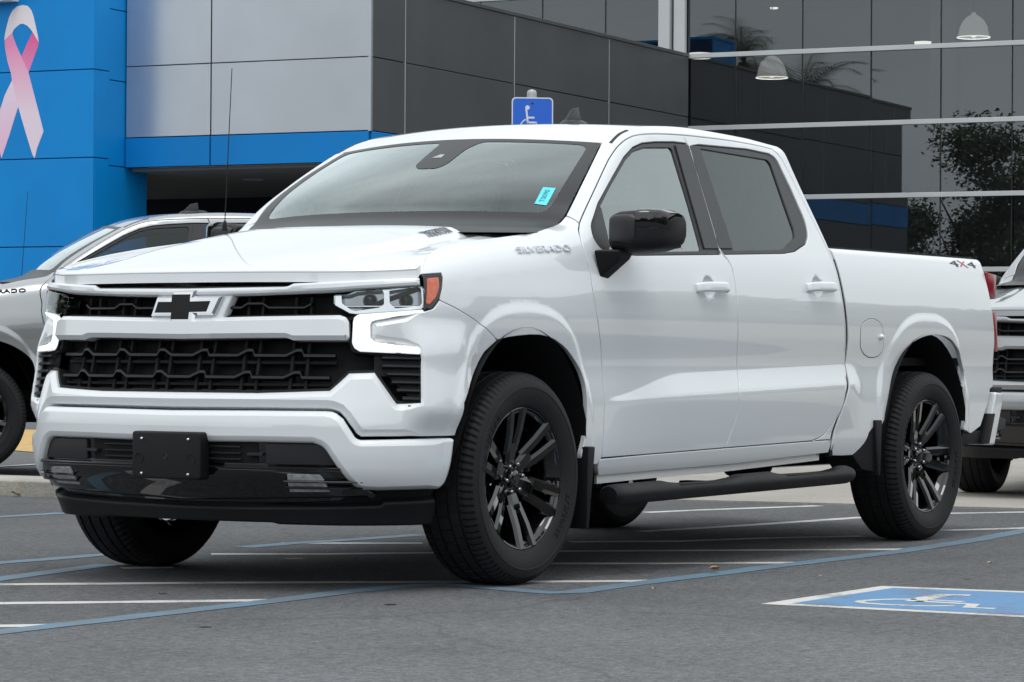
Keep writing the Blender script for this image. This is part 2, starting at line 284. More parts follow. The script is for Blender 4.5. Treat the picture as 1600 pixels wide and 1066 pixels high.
DATA = {'upper_bar': [[-1.7045, 1.143], [-1.2415, 1.1473], [-1.222, 1.1494], [-1.1957, 1.16], [-0.6423, 1.1829], [-0.6434, 1.1515], [-0.9876, 1.1309], [-1.3535, 1.1178], [-1.7045, 1.1115]], 'grille_upper': [[-1.7045, 1.1205], [-1.3676, 1.1282], [-0.9933, 1.1421], [-0.6387, 1.1613], [-0.6344, 1.1467], [-0.7927, 1.095], [-0.9325, 1.0272], [-0.9543, 1.0223], [-0.9886, 1.0365], [-1.3578, 1.0313], [-1.7045, 1.0244]], 'mid_bar': [[-1.7045, 1.0267], [-1.3455, 1.0335], [-0.9837, 1.0388], [-0.9532, 1.0306], [-0.9409, 1.015], [-0.9376, 0.9577], [-0.949, 0.9455], [-1.1812, 0.9444], [-1.2119, 0.954], [-1.3386, 0.9536], [-1.7045, 0.9492]], 'grille_lower': [[-1.7045, 0.9557], [-1.3516, 0.9612], [-0.9409, 0.9745], [-0.9195, 0.9149], [-0.8316, 0.9059], [-0.6656, 0.8974], [-0.6596, 0.8808], [-0.6664, 0.7165], [-0.7477, 0.7135], [-0.8306, 0.8296], [-0.938, 0.8266], [-1.0177, 0.762], [-1.3213, 0.7509], [-1.7045, 0.7493]], 'headlight': [[-1.0153, 1.1144], [-0.952, 1.1169], [-0.9112, 1.1288], [-0.6333, 1.1494], [-0.6288, 1.1383], [-0.6299, 1.0836], [-0.6385, 1.0657], [-0.6928, 1.0604], [-0.9109, 1.0445], [-0.9409, 1.0479], [-1.0134, 1.0787]], 'marker_frame': [[-0.6248, 1.1984], [-0.5337, 1.2045], [-0.5324, 1.1888], [-0.5451, 1.1448], [-0.5615, 1.1063], [-0.5943, 1.0664], [-0.6248, 1.0577], [-0.6355, 1.06]], 'amber': [[-0.6109, 1.1811], [-0.5559, 1.1855], [-0.5599, 1.1437], [-0.5783, 1.1079], [-0.6078, 1.0813], [-0.6252, 1.0835]], 'drl': [[-0.9187, 1.0162], [-0.9144, 1.0306], [-0.8961, 1.0415], [-0.6404, 1.0605], [-0.6328, 1.0548], [-0.8245, 1.0243], [-0.8434, 1.0181], [-0.8499, 1.0036], [-0.8492, 0.9561], [-0.8318, 0.9408], [-0.6686, 0.9203], [-0.6639, 0.9145], [-0.6644, 0.8985], [-0.8902, 0.9075], [-0.9131, 0.9193], [-0.9228, 0.9372]], 'bumper_upper': [[-1.7045, 0.7505], [-1.3213, 0.7509], [-1.0177, 0.762], [-0.938, 0.8266], [-0.8306, 0.8296], [-0.7477, 0.7135], [-0.6675, 0.7153], [-0.6596, 0.8808], [-0.6648, 0.9153], [-0.6697, 0.9224], [-0.8314, 0.9417], [-0.8491, 0.9571], [-0.8502, 1.0049], [-0.8436, 1.0193], [-0.8246, 1.0254], [-0.629, 1.0556], [-0.5923, 1.0656], [-0.5612, 1.0972], [-0.5221, 1.0834], [-0.4355, 1.0522], [-0.3483, 1.022], [-0.2938, 0.9947], [-0.2063, 0.9515], [-0.282, 0.9068], [-0.334, 0.8505], [-0.4155, 0.7852], [-0.4801, 0.7135], [-0.4821, 0.6313], [-0.4839, 0.5901], [-0.8865, 0.5888], [-0.9044, 0.6006], [-0.9468, 0.6596], [-0.9719, 0.6842], [-0.9972, 0.6935], [-1.0225, 0.6968], [-1.3118, 0.6972], [-1.7045, 0.6948]], 'bumper_lower': [[-1.7045, 0.6785], [-1.3011, 0.682], [-1.025, 0.6828], [-0.9983, 0.6808], [-0.9813, 0.6742], [-0.9551, 0.6543], [-0.918, 0.5974], [-0.9088, 0.5832], [-0.8926, 0.5762], [-0.8052, 0.5775], [-0.5152, 0.5824], [-0.5005, 0.5768], [-0.5073, 0.5175], [-0.5121, 0.4538], [-0.513, 0.4167], [-0.5338, 0.3935], [-0.5745, 0.3918], [-0.8185, 0.3883], [-0.8874, 0.3917], [-0.9058, 0.3998], [-0.9263, 0.4173], [-0.9454, 0.4348], [-0.9794, 0.4781], [-1.0211, 0.5397], [-1.0379, 0.5537], [-1.0696, 0.5639], [-1.294, 0.564], [-1.7045, 0.5596]], 'lower_insert': [[-1.7045, 0.564], [-1.3024, 0.5683], [-1.0748, 0.5694], [-1.0423, 0.558], [-1.025, 0.544], [-0.9817, 0.4803], [-0.9262, 0.4132], [-0.8859, 0.3861], [-0.8925, 0.3591], [-0.9823, 0.3342], [-1.357, 0.3144], [-1.7045, 0.2978]], 'air_dam': [[-1.7045, 0.3129], [-1.3564, 0.3169], [-0.7959, 0.3294], [-0.7839, 0.3416], [-0.5002, 0.347], [-0.4782, 0.2997], [-0.4806, 0.2506], [-1.2605, 0.2508], [-1.2948, 0.2572], [-1.3696, 0.2564], [-1.7045, 0.2551]], 'fog': [[-1.1732, 0.451], [-1.0426, 0.4484], [-1.0238, 0.4172], [-1.0126, 0.3853], [-1.1831, 0.3823]], 'shut': [[-0.6273, 1.1967], [-0.612, 1.2345], [-0.5636, 1.2869], [-0.4439, 1.3739], [-0.3345, 1.419], [-0.18, 1.4492], [-0.0108, 1.4642], [0.1821, 1.4581], [0.3166, 1.4485]], 'arcF': [[-0.2063, 0.9515], [-0.1049, 0.966], [0.0701, 0.9764], [0.1878, 0.965], [0.3067, 0.9253], [0.3879, 0.8771], [0.4399, 0.8335], [0.4641, 0.7872], [0.471, 0.7356], [0.4718, 0.6789], [0.4704, 0.6068], [0.4572, 0.5503]], 'arcR': [[3.2662, 0.6105], [3.3064, 0.7323], [3.3821, 0.8355], [3.433, 0.9054], [3.5144, 0.9588], [3.6269, 0.9942], [3.7482, 1.0111], [3.8747, 1.0104], [3.9852, 0.9943], [4.0724, 0.9532], [4.1714, 0.8988], [4.2298, 0.8178], [4.1937, 0.7273], [4.1907, 0.6399], [4.1812, 0.5364]], 'seam_door1': [[0.6006, 1.4659], [0.5566, 1.4223], [0.5062, 1.3437], [0.5078, 1.2889], [0.5216, 1.2304], [0.5133, 1.1698], [0.5497, 1.028], [0.6236, 0.8856], [0.6291, 0.7683], [0.6268, 0.6276], [0.6263, 0.4788]], 'seam_up': [[0.6006, 1.4659], [0.6753, 1.5226], [0.7708, 1.5858], [0.9853, 1.7268], [1.0458, 1.7612], [1.1063, 1.7929], [1.168, 1.8185], [1.2248, 1.837], [1.2841, 1.8509], [1.3455, 1.8584], [1.5262, 1.8711], [1.7315, 1.8783], [2.1673, 1.8847], [2.4513, 1.8786], [2.5806, 1.8699]], 'seam_mid': [[1.7315, 1.8783], [1.7502, 1.8313], [1.7317, 1.6938], [1.7112, 1.5787], [1.6768, 1.3708], [1.6896, 1.3459], [1.7328, 1.3191], [1.7517, 1.2717], [1.742, 1.1142], [1.7551, 1.0022], [1.7913, 0.8449], [1.7672, 0.7776], [1.7466, 0.7442], [1.7482, 0.6544], [1.7065, 0.5539], [1.6707, 0.4974]], 'seam_rear': [[2.5806, 1.8699], [2.6361, 1.8374], [2.6636, 1.7663], [2.6975, 1.647], [2.7352, 1.5097], [2.7662, 1.4023], [2.7802, 1.3245], [2.7845, 1.2227], [2.7978, 1.1152], [2.828, 0.9838], [2.8596, 0.8489], [2.8076, 0.7742], [2.7932, 0.6875], [2.7506, 0.6251], [2.7038, 0.581], [2.6243, 0.5317], [2.5029, 0.5115]], 'seam_low': [[0.6263, 0.4788], [0.9907, 0.4848], [1.6707, 0.4974], [2.5029, 0.5115], [2.7005, 0.5139]], 'rocker_bot': [[0.6456, 0.4033], [1.0304, 0.411], [1.7617, 0.4217], [2.7254, 0.4506]], 'seam_bumper': [[-0.2063, 0.9515], [-0.2938, 0.9947], [-0.3483, 1.022], [-0.4355, 1.0522], [-0.5221, 1.0834], [-0.5612, 1.0972]], 'cell_a': [[-0.9824, 1.1157], [-0.9435, 1.1158], [-0.9031, 1.1279], [-0.7991, 1.1381], [-0.792, 1.1237], [-0.793, 1.0806], [-0.8131, 1.0685], [-0.9088, 1.056], [-0.9329, 1.0607], [-0.9779, 1.0845]], 'cell_b': [[-0.7715, 1.1335], [-0.6564, 1.1476], [-0.6402, 1.1442], [-0.6387, 1.0866], [-0.6499, 1.0757], [-0.7479, 1.0665], [-0.7703, 1.0855]], 'hook': [[-1.2375, 0.5503], [-1.2218, 0.5148]], 'win_front': [[0.6347, 1.4347], [0.6096, 1.3754], [0.6372, 1.3376], [0.7147, 1.3165], [0.9249, 1.3154], [1.6844, 1.3443], [1.6717, 1.3734], [1.7051, 1.5784], [1.7244, 1.6934], [1.7409, 1.829], [1.7376, 1.8403], [1.6183, 1.8392], [1.4473, 1.8281], [1.3251, 1.8146], [1.229, 1.7901], [1.115, 1.7397], [0.9061, 1.6176], [0.7529, 1.5273]], 'glass_front': [[0.6387, 1.4162], [0.6274, 1.3819], [0.6566, 1.3488], [0.7397, 1.3358], [0.9346, 1.3331], [1.5188, 1.357], [1.5583, 1.563], [1.5898, 1.8007], [1.5778, 1.8116], [1.342, 1.7967], [1.2315, 1.7731], [1.141, 1.733], [0.9268, 1.6089], [0.7859, 1.5226]], 'quarter': [[0.6387, 1.4162], [0.6274, 1.3819], [0.6566, 1.3488], [0.7397, 1.3358], [0.7859, 1.5226]], 'win_rear': [[1.6934, 1.3446], [2.2947, 1.3687], [2.4143, 1.382], [2.5602, 1.4221], [2.6249, 1.4662], [2.6476, 1.5277], [2.6249, 1.6826], [2.5893, 1.8237], [2.5296, 1.8418], [2.3174, 1.8508], [1.8553, 1.8421], [1.752, 1.8283], [1.739, 1.6942], [1.7191, 1.5791], [1.6868, 1.3739]], 'glass_rear': [[1.8494, 1.8249], [2.4971, 1.8124], [2.5172, 1.7941], [2.4971, 1.4762], [2.4745, 1.4486], [2.346, 1.4009], [2.2802, 1.3901], [1.8101, 1.3711]], 'pillarA': [[1.6253, 1.8263], [1.7485, 1.8338], [1.7286, 1.6936], [1.7093, 1.5786], [1.6745, 1.3693], [1.5416, 1.3647]], 'pillarB': [[1.7545, 1.8316], [1.8498, 1.8348], [1.8092, 1.3739], [1.6799, 1.3695], [1.7148, 1.5789], [1.7341, 1.6939]], 'bedside': [[2.8889, 1.4088], [2.8793, 1.3758], [2.8682, 1.2096], [2.8664, 1.0743], [2.9108, 0.8941], [2.8446, 0.774], [2.7957, 0.6785], [2.7381, 0.5595], [2.736, 0.5058], [2.7732, 0.439], [2.9843, 0.434], [3.1223, 0.4631], [3.182, 0.531], [3.2662, 0.6105], [3.3064, 0.7323], [3.3821, 0.8355], [3.433, 0.9054], [3.5144, 0.9588], [3.6269, 0.9942], [3.7482, 1.0111], [3.8747, 1.0104], [3.9852, 0.9943], [4.0724, 0.9532], [4.1714, 0.8988], [4.2298, 0.8178], [4.1937, 0.7273], [4.1907, 0.6399], [4.1812, 0.5364], [4.4027, 0.5457], [4.4597, 0.6697], [4.5349, 0.7483]], 'bed_low': [[2.7428, 0.5057], [2.9843, 0.434]], 'bed_rear': [[4.5349, 0.7483], [4.5774, 0.7745], [4.6269, 0.8506], [4.5798, 0.9566], [4.5513, 1.1513], [4.5612, 1.2359], [4.5686, 1.3305], [4.5816, 1.3641], [4.641, 1.4133]], 'fuel': [[3.0701, 1.0817], [3.126, 1.0819], [3.1818, 1.0696], [3.2184, 1.0425], [3.2328, 1.0028], [3.2462, 0.9568], [3.2441, 0.9261], [3.2091, 0.9059], [3.1555, 0.8981], [3.0986, 0.9009], [3.0447, 0.9159], [3.0031, 0.9429], [2.9851, 0.9852], [2.9816, 1.0366], [3.0071, 1.0642]], 'fuelknob': [[3.1989, 0.9973]], 'ws_edge': [[0.4432, 1.4904], [0.5205, 1.5165], [0.5692, 1.5301], [0.6131, 1.5487], [0.6698, 1.5871], [0.7477, 1.6393], [0.8847, 1.728], [1.0267, 1.8206], [1.109, 1.8738]], 'badge': [[0.0354, 1.3105], [0.4054, 1.3223], [0.0629, 1.3366], [0.4218, 1.3438]], 'badge44': [[4.1146, 1.4026], [4.4413, 1.3904]], 'handles': [[1.4093, 1.1851], [1.6827, 1.1914], [2.4688, 1.2109], [2.7422, 1.2172]], 'marks': [[4.5655, 1.357], [4.5649, 0.9499]]}
STICKER=[(0.602, -0.6527, 1.5228), (0.6898, -0.6396, 1.5963), (0.7066, -0.6917, 1.5919), (0.6154, -0.7019, 1.5157)]
ANT=((0.401, 0.8, 1.446),(0.445, 0.8, 2.134))
FIN=(1.661,1.930)
GROUND={'blue_a': [(-2.916, -0.745), (-2.728, -0.736), (-2.24, -0.72), (-1.708, -0.703), (-1.162, -0.683), (-0.701, -0.639), (-0.373, -0.647), (-0.171, -0.72), (-0.179, -0.874), (-0.241, -1.089), (-0.288, -1.29), (-0.189, -1.342), (0.138, -1.319), (0.683, -1.297), (1.055, -1.301), (1.5, -1.277), (2.103, -1.281), (2.777, -1.275), (3.842, -1.189), (4.803, -1.055), (5.884, -0.904)], 'blue_b': [(-0.442, 1.459), (-0.287, 1.456), (0.008, 1.445), (0.347, 1.462), (0.658, 1.426)], 'blue_c': [(-1.199, 0.768), (-0.987, 0.828), (-0.522, 0.933), (-0.083, 1.029)], 'blue_d': [(2.271, 3.935), (2.506, 3.963), (3.038, 3.965)], 'blue_e': [(1.183, 1.285), (1.545, 1.296), (2.043, 1.241), (2.549, 1.209)], 'w1': [(-1.315, 0.728), (-1.202, 0.634), (-0.631, 0.023), (-0.058, -0.645), (0.28, -1.059), (0.527, -1.297)], 'w2': [(-1.979, 0.117), (-1.877, 0.029), (-1.562, -0.296), (-1.162, -0.683)], 'w3': [(-2.664, -0.513), (-2.564, -0.588), (-2.454, -0.697)], 'w4': [(0.729, 1.117), (1.029, 0.735), (1.918, -0.068), (3.049, -1.279)], 'w5': [(1.566, 1.35), (1.982, 0.825)], 'w6': [(5.206, 1.453), (5.691, 1.333), (6.599, 1.033)], 'w7': [(3.483, 0.494), (4.506, 0.33), (5.534, 0.219)], 'w8': [(2.508, 0.324), (2.883, -0.066), (3.397, -0.288), (3.85, -0.594)], 'w9': [(1.119, -0.423), (1.546, -0.941), (1.843, -1.255)], 'w10': [(6.242, 0.027), (6.984, -0.462)], 'w11': [(4.591, -0.697), (5.061, -0.946), (5.447, -1.08)], 'w12': [(-0.217, 0.849), (-0.057, 0.705)], 'yellow': [(11.284, 11.7), (10.898, 11.021), (17.393, 16.703), (17.385, 17.136)], 'wfar': [(7.706, 8.894), (8.682, 9.082)], 'hc': [(-0.264, -2.167), (0.805, -2.141), (0.898, -2.698), (0.955, -3.089), (-0.402, -3.609), (-0.228, -3.171)], 'sym1': [(0.017, -2.421), (0.126, -2.394), (0.208, -2.444), (0.24, -2.545), (0.398, -2.53), (0.532, -2.529), (0.552, -2.632), (0.464, -2.567), (0.283, -2.603), (0.239, -2.74), (0.154, -2.82), (-0.003, -2.845), (0.027, -2.954)], 's1': [(0.251, -2.545), (0.21, -2.481), (0.148, -2.433), (0.066, -2.413), (0.016, -2.424), (-0.023, -2.469), (-0.04, -2.561), (-0.019, -2.665), (0.013, -2.726), (0.058, -2.785)], 's2': [(0.152, -2.576), (0.352, -2.545), (0.522, -2.541), (0.549, -2.628)], 's3': [(0.258, -2.594), (0.252, -2.734)], 's4': [(0.171, -2.577), (0.174, -2.703), (0.164, -2.808), (0.02, -2.852), (0.032, -2.952)], 'apron': [(6.547, 2.191), (6.708, 1.219), (6.93, -0.16), (6.96, -0.552)], 'leaf': [(1.031, -1.269), (-0.023, -1.587), (4.864, 5.538), (4.86, 5.684), (0.747, 0.669), (1.0, -1.77), (-1.99, -2.546), (0.984, -1.807), (2.069, -2.047), (0.747, -2.175)], 'spots': [(0.712, 0.644), (-1.091, -1.113), (-2.197, -1.143), (-1.008, -0.641), (-1.186, -0.154), (1.367, -2.25)]}
# ---------------------------------------------------------------- skin panels cut from the surface
def FS(u,v,off=0.0):
    u=np.asarray(u,float); m=u<UC; uu=np.where(m,2*UC-u,u); p=surf(uu,v); n=nrm(uu,v)
    s=np.where(m,-1.0,1.0); p=p.copy(); n=n.copy(); p[...,1]*=s; n[...,1]*=s
    o=np.asarray(off,float)
    return p+n*(o[...,None] if o.ndim else o), n
def chaikin(P,k=1,closed=True,r=.25):
    P=[np.array(p,float) for p in P]
    for _ in range(k):
        Q=[]; n=len(P)
        for i in range(n if closed else n-1):
            a,b=P[i],P[(i+1)%n]; Q+= [a*(1-r)+b*r,a*r+b*(1-r)]
        if not closed: Q=[P[0]]+Q+[P[-1]]
        P=Q
    return [tuple(p) for p in P]
def fillet(P,r,n=3,amin=20):
    """round the corners of a closed outline with radius about r"""
    P=[np.array(p,float) for p in P]; out=[]; K=len(P)
    for i in range(K):
        a,b,c=P[i-1],P[i],P[(i+1)%K]; u=a-b; w=c-b; lu,lw=np.linalg.norm(u),np.linalg.norm(w)
        if lu<1e-9 or lw<1e-9: continue
        u/=lu; w/=lw; ang=math.degrees(math.acos(max(-1,min(1,float(-(u@w))))))
        if ang<amin: out.append(b); continue
        d=min(r,lu*.45,lw*.45)
        for k in range(n+1):
            t=k/n; out.append((1-t)**2*(b+u*d)+2*t*(1-t)*b+t*t*(b+w*d))
    return [tuple(p) for p in out]
def full(P):
    """outline of the driver half, first and last point on the centre line -> whole outline"""
    return [tuple(p) for p in P]+[(2*UC-p[0],p[1]) for p in P[::-1] if abs(p[0]-UC)>1e-6]
def resample(P,g):
    Q=[]; n=len(P)
    for i in range(n):
        a,b=np.array(P[i]),np.array(P[(i+1)%n]); L=np.linalg.norm(b-a)
        if L<1e-7: continue
        k=max(1,int(math.ceil(L/g)))
        for j in range(k): Q.append(a+(b-a)*j/k)
    return np.array(Q)
def area(P): x,y=P[:,0],P[:,1]; return .5*float(np.sum(x*np.roll(y,-1)-y*np.roll(x,-1)))
def inset_dirs(P):
    e=np.roll(P,-1,0)-P; e/=np.linalg.norm(e,axis=1,keepdims=True)+1e-12
    n=np.stack([-e[:,1],e[:,0]],1); m=n+np.roll(n,1,0); l=np.linalg.norm(m,axis=1,keepdims=True)
    m=m/(l+1e-9); c=np.clip((m*n).sum(1,keepdims=True),.5,1); return m/c
def inside(P,Q):
    x,y=Q[:,0],Q[:,1]; r=np.zeros(len(Q),bool); n=len(P)
    for i in range(n):
        x0,y0=P[i]; x1,y1=P[(i+1)%n]
        if y0==y1: continue
        c=((y0>y)!=(y1>y))&(x<(x1-x0)*(y-y0)/(y1-y0)+x0); r^=c
    return r
def near(P,Q,d):
    r=np.zeros(len(Q),bool); B=np.roll(P,-1,0)
    for a,b in zip(P,B):
        m=(Q[:,0]>min(a[0],b[0])-d)&(Q[:,0]<max(a[0],b[0])+d)&(Q[:,1]>min(a[1],b[1])-d)&(Q[:,1]<max(a[1],b[1])+d)&~r
        if not m.any(): continue
        q=Q[m]; ab=b-a; t=np.clip(((q-a)@ab)/max(ab@ab,1e-12),0,1); dd=np.linalg.norm(q-a-t[:,None]*ab,axis=1); r[np.where(m)[0][dd<d]]=True
    return r
RND=[(.004,0),(.0022,.0007),(.0007,.0022),(0,.004),(0,.018)]
def rnd(r,depth): return [(r,0),(r*.6,r*.08),(r*.29,r*.29),(r*.08,r*.6),(0,r),(0,max(depth,r*1.01))]
def panel(name,poly,m,parent,off=0.0,prof=RND,grid=.018,holes=(),mirror=False,fn=FS,hard=False,extra=None,z=1.0,angle=28,down=None,ps=None):
    loops=[]
    for k,p in enumerate([poly]+list(holes)):
        q=resample(p,grid); a=area(q)
        if (a<0)==(k==0): q=q[::-1]
        loops.append((q,inset_dirs(q)*1.0))
    SC=[(np.ones((len(q),1)) if ps is None else ps(q)[:,None]) for q,d in loops]
    i0=prof[0][0]; tops=[q+d*i0*c_ for (q,d),c_ in zip(loops,SC)]
    lo=tops[0].min(0); hi=tops[0].max(0)
    gx,gy=np.meshgrid(np.arange(lo[0]+grid*.5,hi[0],grid),np.arange(lo[1]+grid*.5,hi[1],grid*.9),indexing='ij'); gx=gx+ (np.arange(gx.shape[1])%2)*grid*.5
    G=np.stack([gx.ravel(),gy.ravel()],1)
    if extra is not None: G=np.vstack([G,extra])
    k=inside(tops[0],G)
    for t in tops[1:]: k&=~inside(t,G)
    G=G[k]; k=np.ones(len(G),bool)
    for t in tops: k&=~near(t,G,grid*.45)
    G=G[k]
    pts=list(tops[0]); edges=[]; base=0
    for t in tops:
        n=len(t); edges+= [(base+i,base+(i+1)%n) for i in range(n)]; base+=n
    pts=np.vstack(tops+[G]) if len(G) else np.vstack(tops)
    vo,_,fo,ov,_,_=geometry.delaunay_2d_cdt([Vector(p) for p in pts],edges,[],0,1e-8)
    vo=np.array([tuple(v) for v in vo]); mp={}
    for i,l in enumerate(ov):
        for j in l: mp[j]=i
    tri=np.array([f for f in fo if len(f)==3]); ce=vo[tri].mean(1)
    k=inside(tops[0],ce)
    for t in tops[1:]: k&=~inside(t,ce)
    tri=tri[k]
    P,Nn=fn(vo[:,0],vo[:,1],off); V=list(P); NN=list(Nn); F=[tuple(t) for t in tri]
    base=0
    for (q,d),t,c_ in zip(loops,tops,SC):
        n=len(t); prev=[mp[base+i] for i in range(n)]; base+=n
        _,nq=fn(q[:,0],q[:,1],0); po,_=fn(q[:,0],q[:,1],0); pi,_=fn(q[:,0]+d[:,0]*.004,q[:,1]+d[:,1]*.004,0)
        o=po-pi; o-=nq*(o*nq).sum(1,keepdims=True); o/=np.linalg.norm(o,axis=1,keepdims=True)+1e-12
        K=len(prof)
        for j in range(1,K):
            ins,dr=prof[j][:2]; dr=dr*c_ if j<K-1 else dr; r=q+d*ins*c_; p,_=fn(r[:,0],r[:,1],0); p=(p+nq*(off-dr)) if down is None else (p-np.array(down)*dr)
            th=(min(1,j/max(1,K-2))*math.pi/2) if len(prof[j])<3 else R(prof[j][2]); nn=nq*math.cos(th)+o*math.sin(th)
            if down is not None and j>1: nn=nq*[1,1,.25]; nn/=np.linalg.norm(nn,axis=1,keepdims=True)
            cur=list(range(len(V),len(V)+n)); V+=list(p); NN+=list(nn)
            F+=[(prev[i],cur[i],cur[(i+1)%n],prev[(i+1)%n]) for i in range(n)]
            prev=cur
    V=np.array(V); NN=np.array(NN)
    # orient triangles to the surface normal
    def fix(f):
        a,b,c=V[f[0]],V[f[1]],V[f[2]]; nf=np.cross(b-a,c-a); return f if nf@(NN[f[0]]+NN[f[1]]+NN[f[2]])>=0 else f[::-1]
    F=[fix(f) for f in F]
    if mirror: V=V*[1,-1,1]; NN=NN*[1,-1,1]; F=[f[::-1] for f in F]
    return mk(name,V,F,m,parent,normals=None if hard else NN,angle=angle)
def pair(name,*a,**k):
    o=panel(name,*a,**k); o2=panel(name,*a,mirror=True,**k); return o,o2
def CM(depth,ch): return [(ch,0),(0,ch),(0,depth)]
D=DATA
TR_GAP=.0018
RG=[(TR_GAP+.0035,0),(TR_GAP+.0018,.0006),(TR_GAP+.0006,.0018),(TR_GAP,.0035),(TR_GAP,.020)]
def vtop(u):
    u=np.asarray(u,float); zt=np.where(u>2.803,1.385,catmull(ZT_U,ZT_Z,u)); r=np.where(u>2.803,.045,catmull(R_U,R_R,u)); e=1e-3
    p0=np.arctan(np.clip((catmull(SP_V,SP_I,zt)-catmull(SP_V,SP_I,zt-e))/e,0,2)); return zt+r*(1.38-p0)
def numn(f,flip=1.0):
    def g(a,b,off=0.0):
        a=np.asarray(a,float); b=np.asarray(b,float); e=2e-3; p=f(a,b); n=np.cross(f(a+e,b)-f(a-e,b),f(a,b+e)-f(a,b-e)); n*=flip/np.linalg.norm(n,axis=-1,keepdims=True)
        o=np.asarray(off,float); return p+n*(o[...,None] if o.ndim else o),n
    return g
def strip(name,us,vs,h,fr,bk,m,parent,mirror=False,taper=.35,fn=FS,both=False,lip=0.0):
    """a bar that follows the body: section of height h between offsets bk and fr, upper edge chamfered"""
    us=np.asarray(us,float); vs=np.asarray(vs,float)+0*us; n=len(us)
    sec=[(-.5,bk),(-.5,fr-.3*h),(-.5+taper*.4,fr),(.5-taper,fr),(.5,fr-.7*h*taper*2),(.5,bk)]
    V=[];F=[]
    for a,o in sec: V+=list(fn(us,vs+a*h,o)[0])
    k=len(sec)
    for i in range(k):
        j=(i+1)%k
        for q in range(n-1): F.append((i*n+q,i*n+q+1,j*n+q+1,j*n+q))
    F.append([i*n for i in range(k)]); F.append([i*n+n-1 for i in range(k)][::-1])
    b=MB().add(V,F); o=b.build(name,m,parent,mirror=mirror); return o
def build_wheel(name,parent,loc,flip):
    root=MB()
    # barrel behind the spokes, brake disc, hub
    root.lathe([(.250,-.075),(.246,-.02),(.232,.06),(.225,.12),(.245,.15)],64)
    w=root.build(name,'gloss',parent)
    w.location=loc; w.rotation_euler=(0,0,math.pi if flip else 0)
    # tyre: profile in (radius, y), outer face at y=-.1375
    half=[(.262,-.085),(.270,-.098),(.2765,-.104),(.2785,-.112),(.283,-.1185),(.294,-.1240),(.315,-.1325),(.338,-.1370),(.352,-.1375),(.3535,-.1392),(.357,-.1392),(.3585,-.137),(.372,-.1345),(.385,-.1290),(.3935,-.1230),(.400,-.1165),(.4065,-.1085),(.4105,-.101),(.4125,-.0925),(.4145,-.083),(.4150,-.0795),(.4085,-.0780),(.4080,-.0715),(.4150,-.0700),(.4160,-.050),(.4165,-.0330),(.4090,-.0315),(.4090,-.0240),(.4168,-.0225),(.4172,0)]
    prof=half+[(r,-y) for r,y in half[-2::-1]]
    NP=92; fr=(0,.13,.17,.5,.62,.66); V=[];F=[];K=len(fr);n=NP*K
    for (r,y) in prof:
        a=abs(y)
        for p in range(NP):
            for q,f in enumerate(fr):
                rr=r; yy=y
                ph=(p+f)/NP
                if .386<r and a>.080:
                    if q in (0,1): rr=r-.0065
                    if q in (0,1) and a>.11: yy=y*(1-.03)
                elif r>.41 and .034<a<.070 and q in (3,4) and p%2==0: rr=r-.005
                elif r>.41 and a<.023 and q in (0,1) and p%2==1: rr=r-.005
                sk=.35*a if a>.08 else (.25*y)
                t=2*math.pi*(ph)+ (sk if r>.38 else 0)
                V.append((rr*math.cos(t),yy,rr*math.sin(t)))
    for i in range(len(prof)-1):
        for j in range(n): F.append((i*n+j,(i+1)*n+j,(i+1)*n+(j+1)%n,i*n+(j+1)%n))
    t=MB().add(V,F).build('tyre','rubber',w,angle=30)
    # raised sidewall lettering
    for txt,a0 in (('ALL TERRAIN',150),('275/60R20',330)):
        def warp(p,a0=a0):
            ang=R(a0)-p.x/.318; r=.318+p.y; return Vector((r*math.cos(ang),-.1335-(r-.318)*.16-p.z,r*math.sin(ang)))
        text_mesh('sidewall_lettering',txt,.034,.003,'rubber',w,None,sx=1.15,spacing=1.15,warp=warp)['kind']='stuff'
    # rim: outer lip, six split spokes
    b=MB()
    b.lathe([(.243,-.05),(.254,-.090),(.2635,-.1015),(.268,-.104),(.2715,-.112),(.2750,-.1135),(.2780,-.112),(.2785,-.106),(.2665,-.09)],96)
    b.lathe([(.0,-.030),(.058,-.030),(.070,-.045),(.064,-.058),(.047,-.062),(.044,-.056),(.0,-.056)],48)
    def bar(r0,t0,w0,y0,r1,t1,w1,y1,th0,th1,a):
        ca,sa=math.cos(a),math.sin(a)
        def P(r,t,y): return (r*ca-t*sa,y,r*sa+t*ca)
        V=[]
        for r,t,w,y,th in ((r0,t0,w0,y0,th0),((r0+r1)/2,(t0+t1)/2,(w0+w1)/2,(y0+y1)/2-.004,(th0+th1)/2),(r1,t1,w1,y1,th1)):
            for dt,dy in ((-.5,0),(-.26,-.010),(.26,-.010),(.5,0),(.42,1),(-.42,1)):
                V.append(P(r,t+dt*w,y+(dy if dy<=0 else th)))
        F=[]
        for i in range(2):
            for j in range(6): F.append((i*6+j,i*6+(j+1)%6,(i+1)*6+(j+1)%6,(i+1)*6+j))
        F+= [tuple(range(6))[::-1],tuple(12+j for j in range(6))]
        b.add(V,F)
    for k in range(6):
        a=R(-82+60*k)
        bar(.050,0,.060,-.050,.138,0,.098,-.067,.04,.045,a)
        for s in (-1,1):
            bar(.100,s*.0245,.046,-.058,.2715,s*.045,.048,-.107,.045,.045,a)
        # pocket web joining the pair near the rim
        bar(.248,0,.085,-.085,.266,0,.09,-.094,.02,.02,a)
    rim=b.build('rim','gloss',w,angle=25)
    c=MB().lathe([(0,-.082),(.018,-.081),(.030,-.077),(.0345,-.070),(.036,-.056)],40).build('centre_cap','gloss',w)
    MB().lathe([(.0365,-.060),(.037,-.068),(.0385,-.068),(.039,-.060)],40).build('cap_ring','gloss',w)
    cr=[(-.022,-.006),(-.009,-.006),(-.007,-.013),(.006,-.013),(.008,-.006),(.024,-.006),(.019,.006),(.009,.006),(.007,.013),(-.006,.013),(-.008,.006),(-.019,.006)]
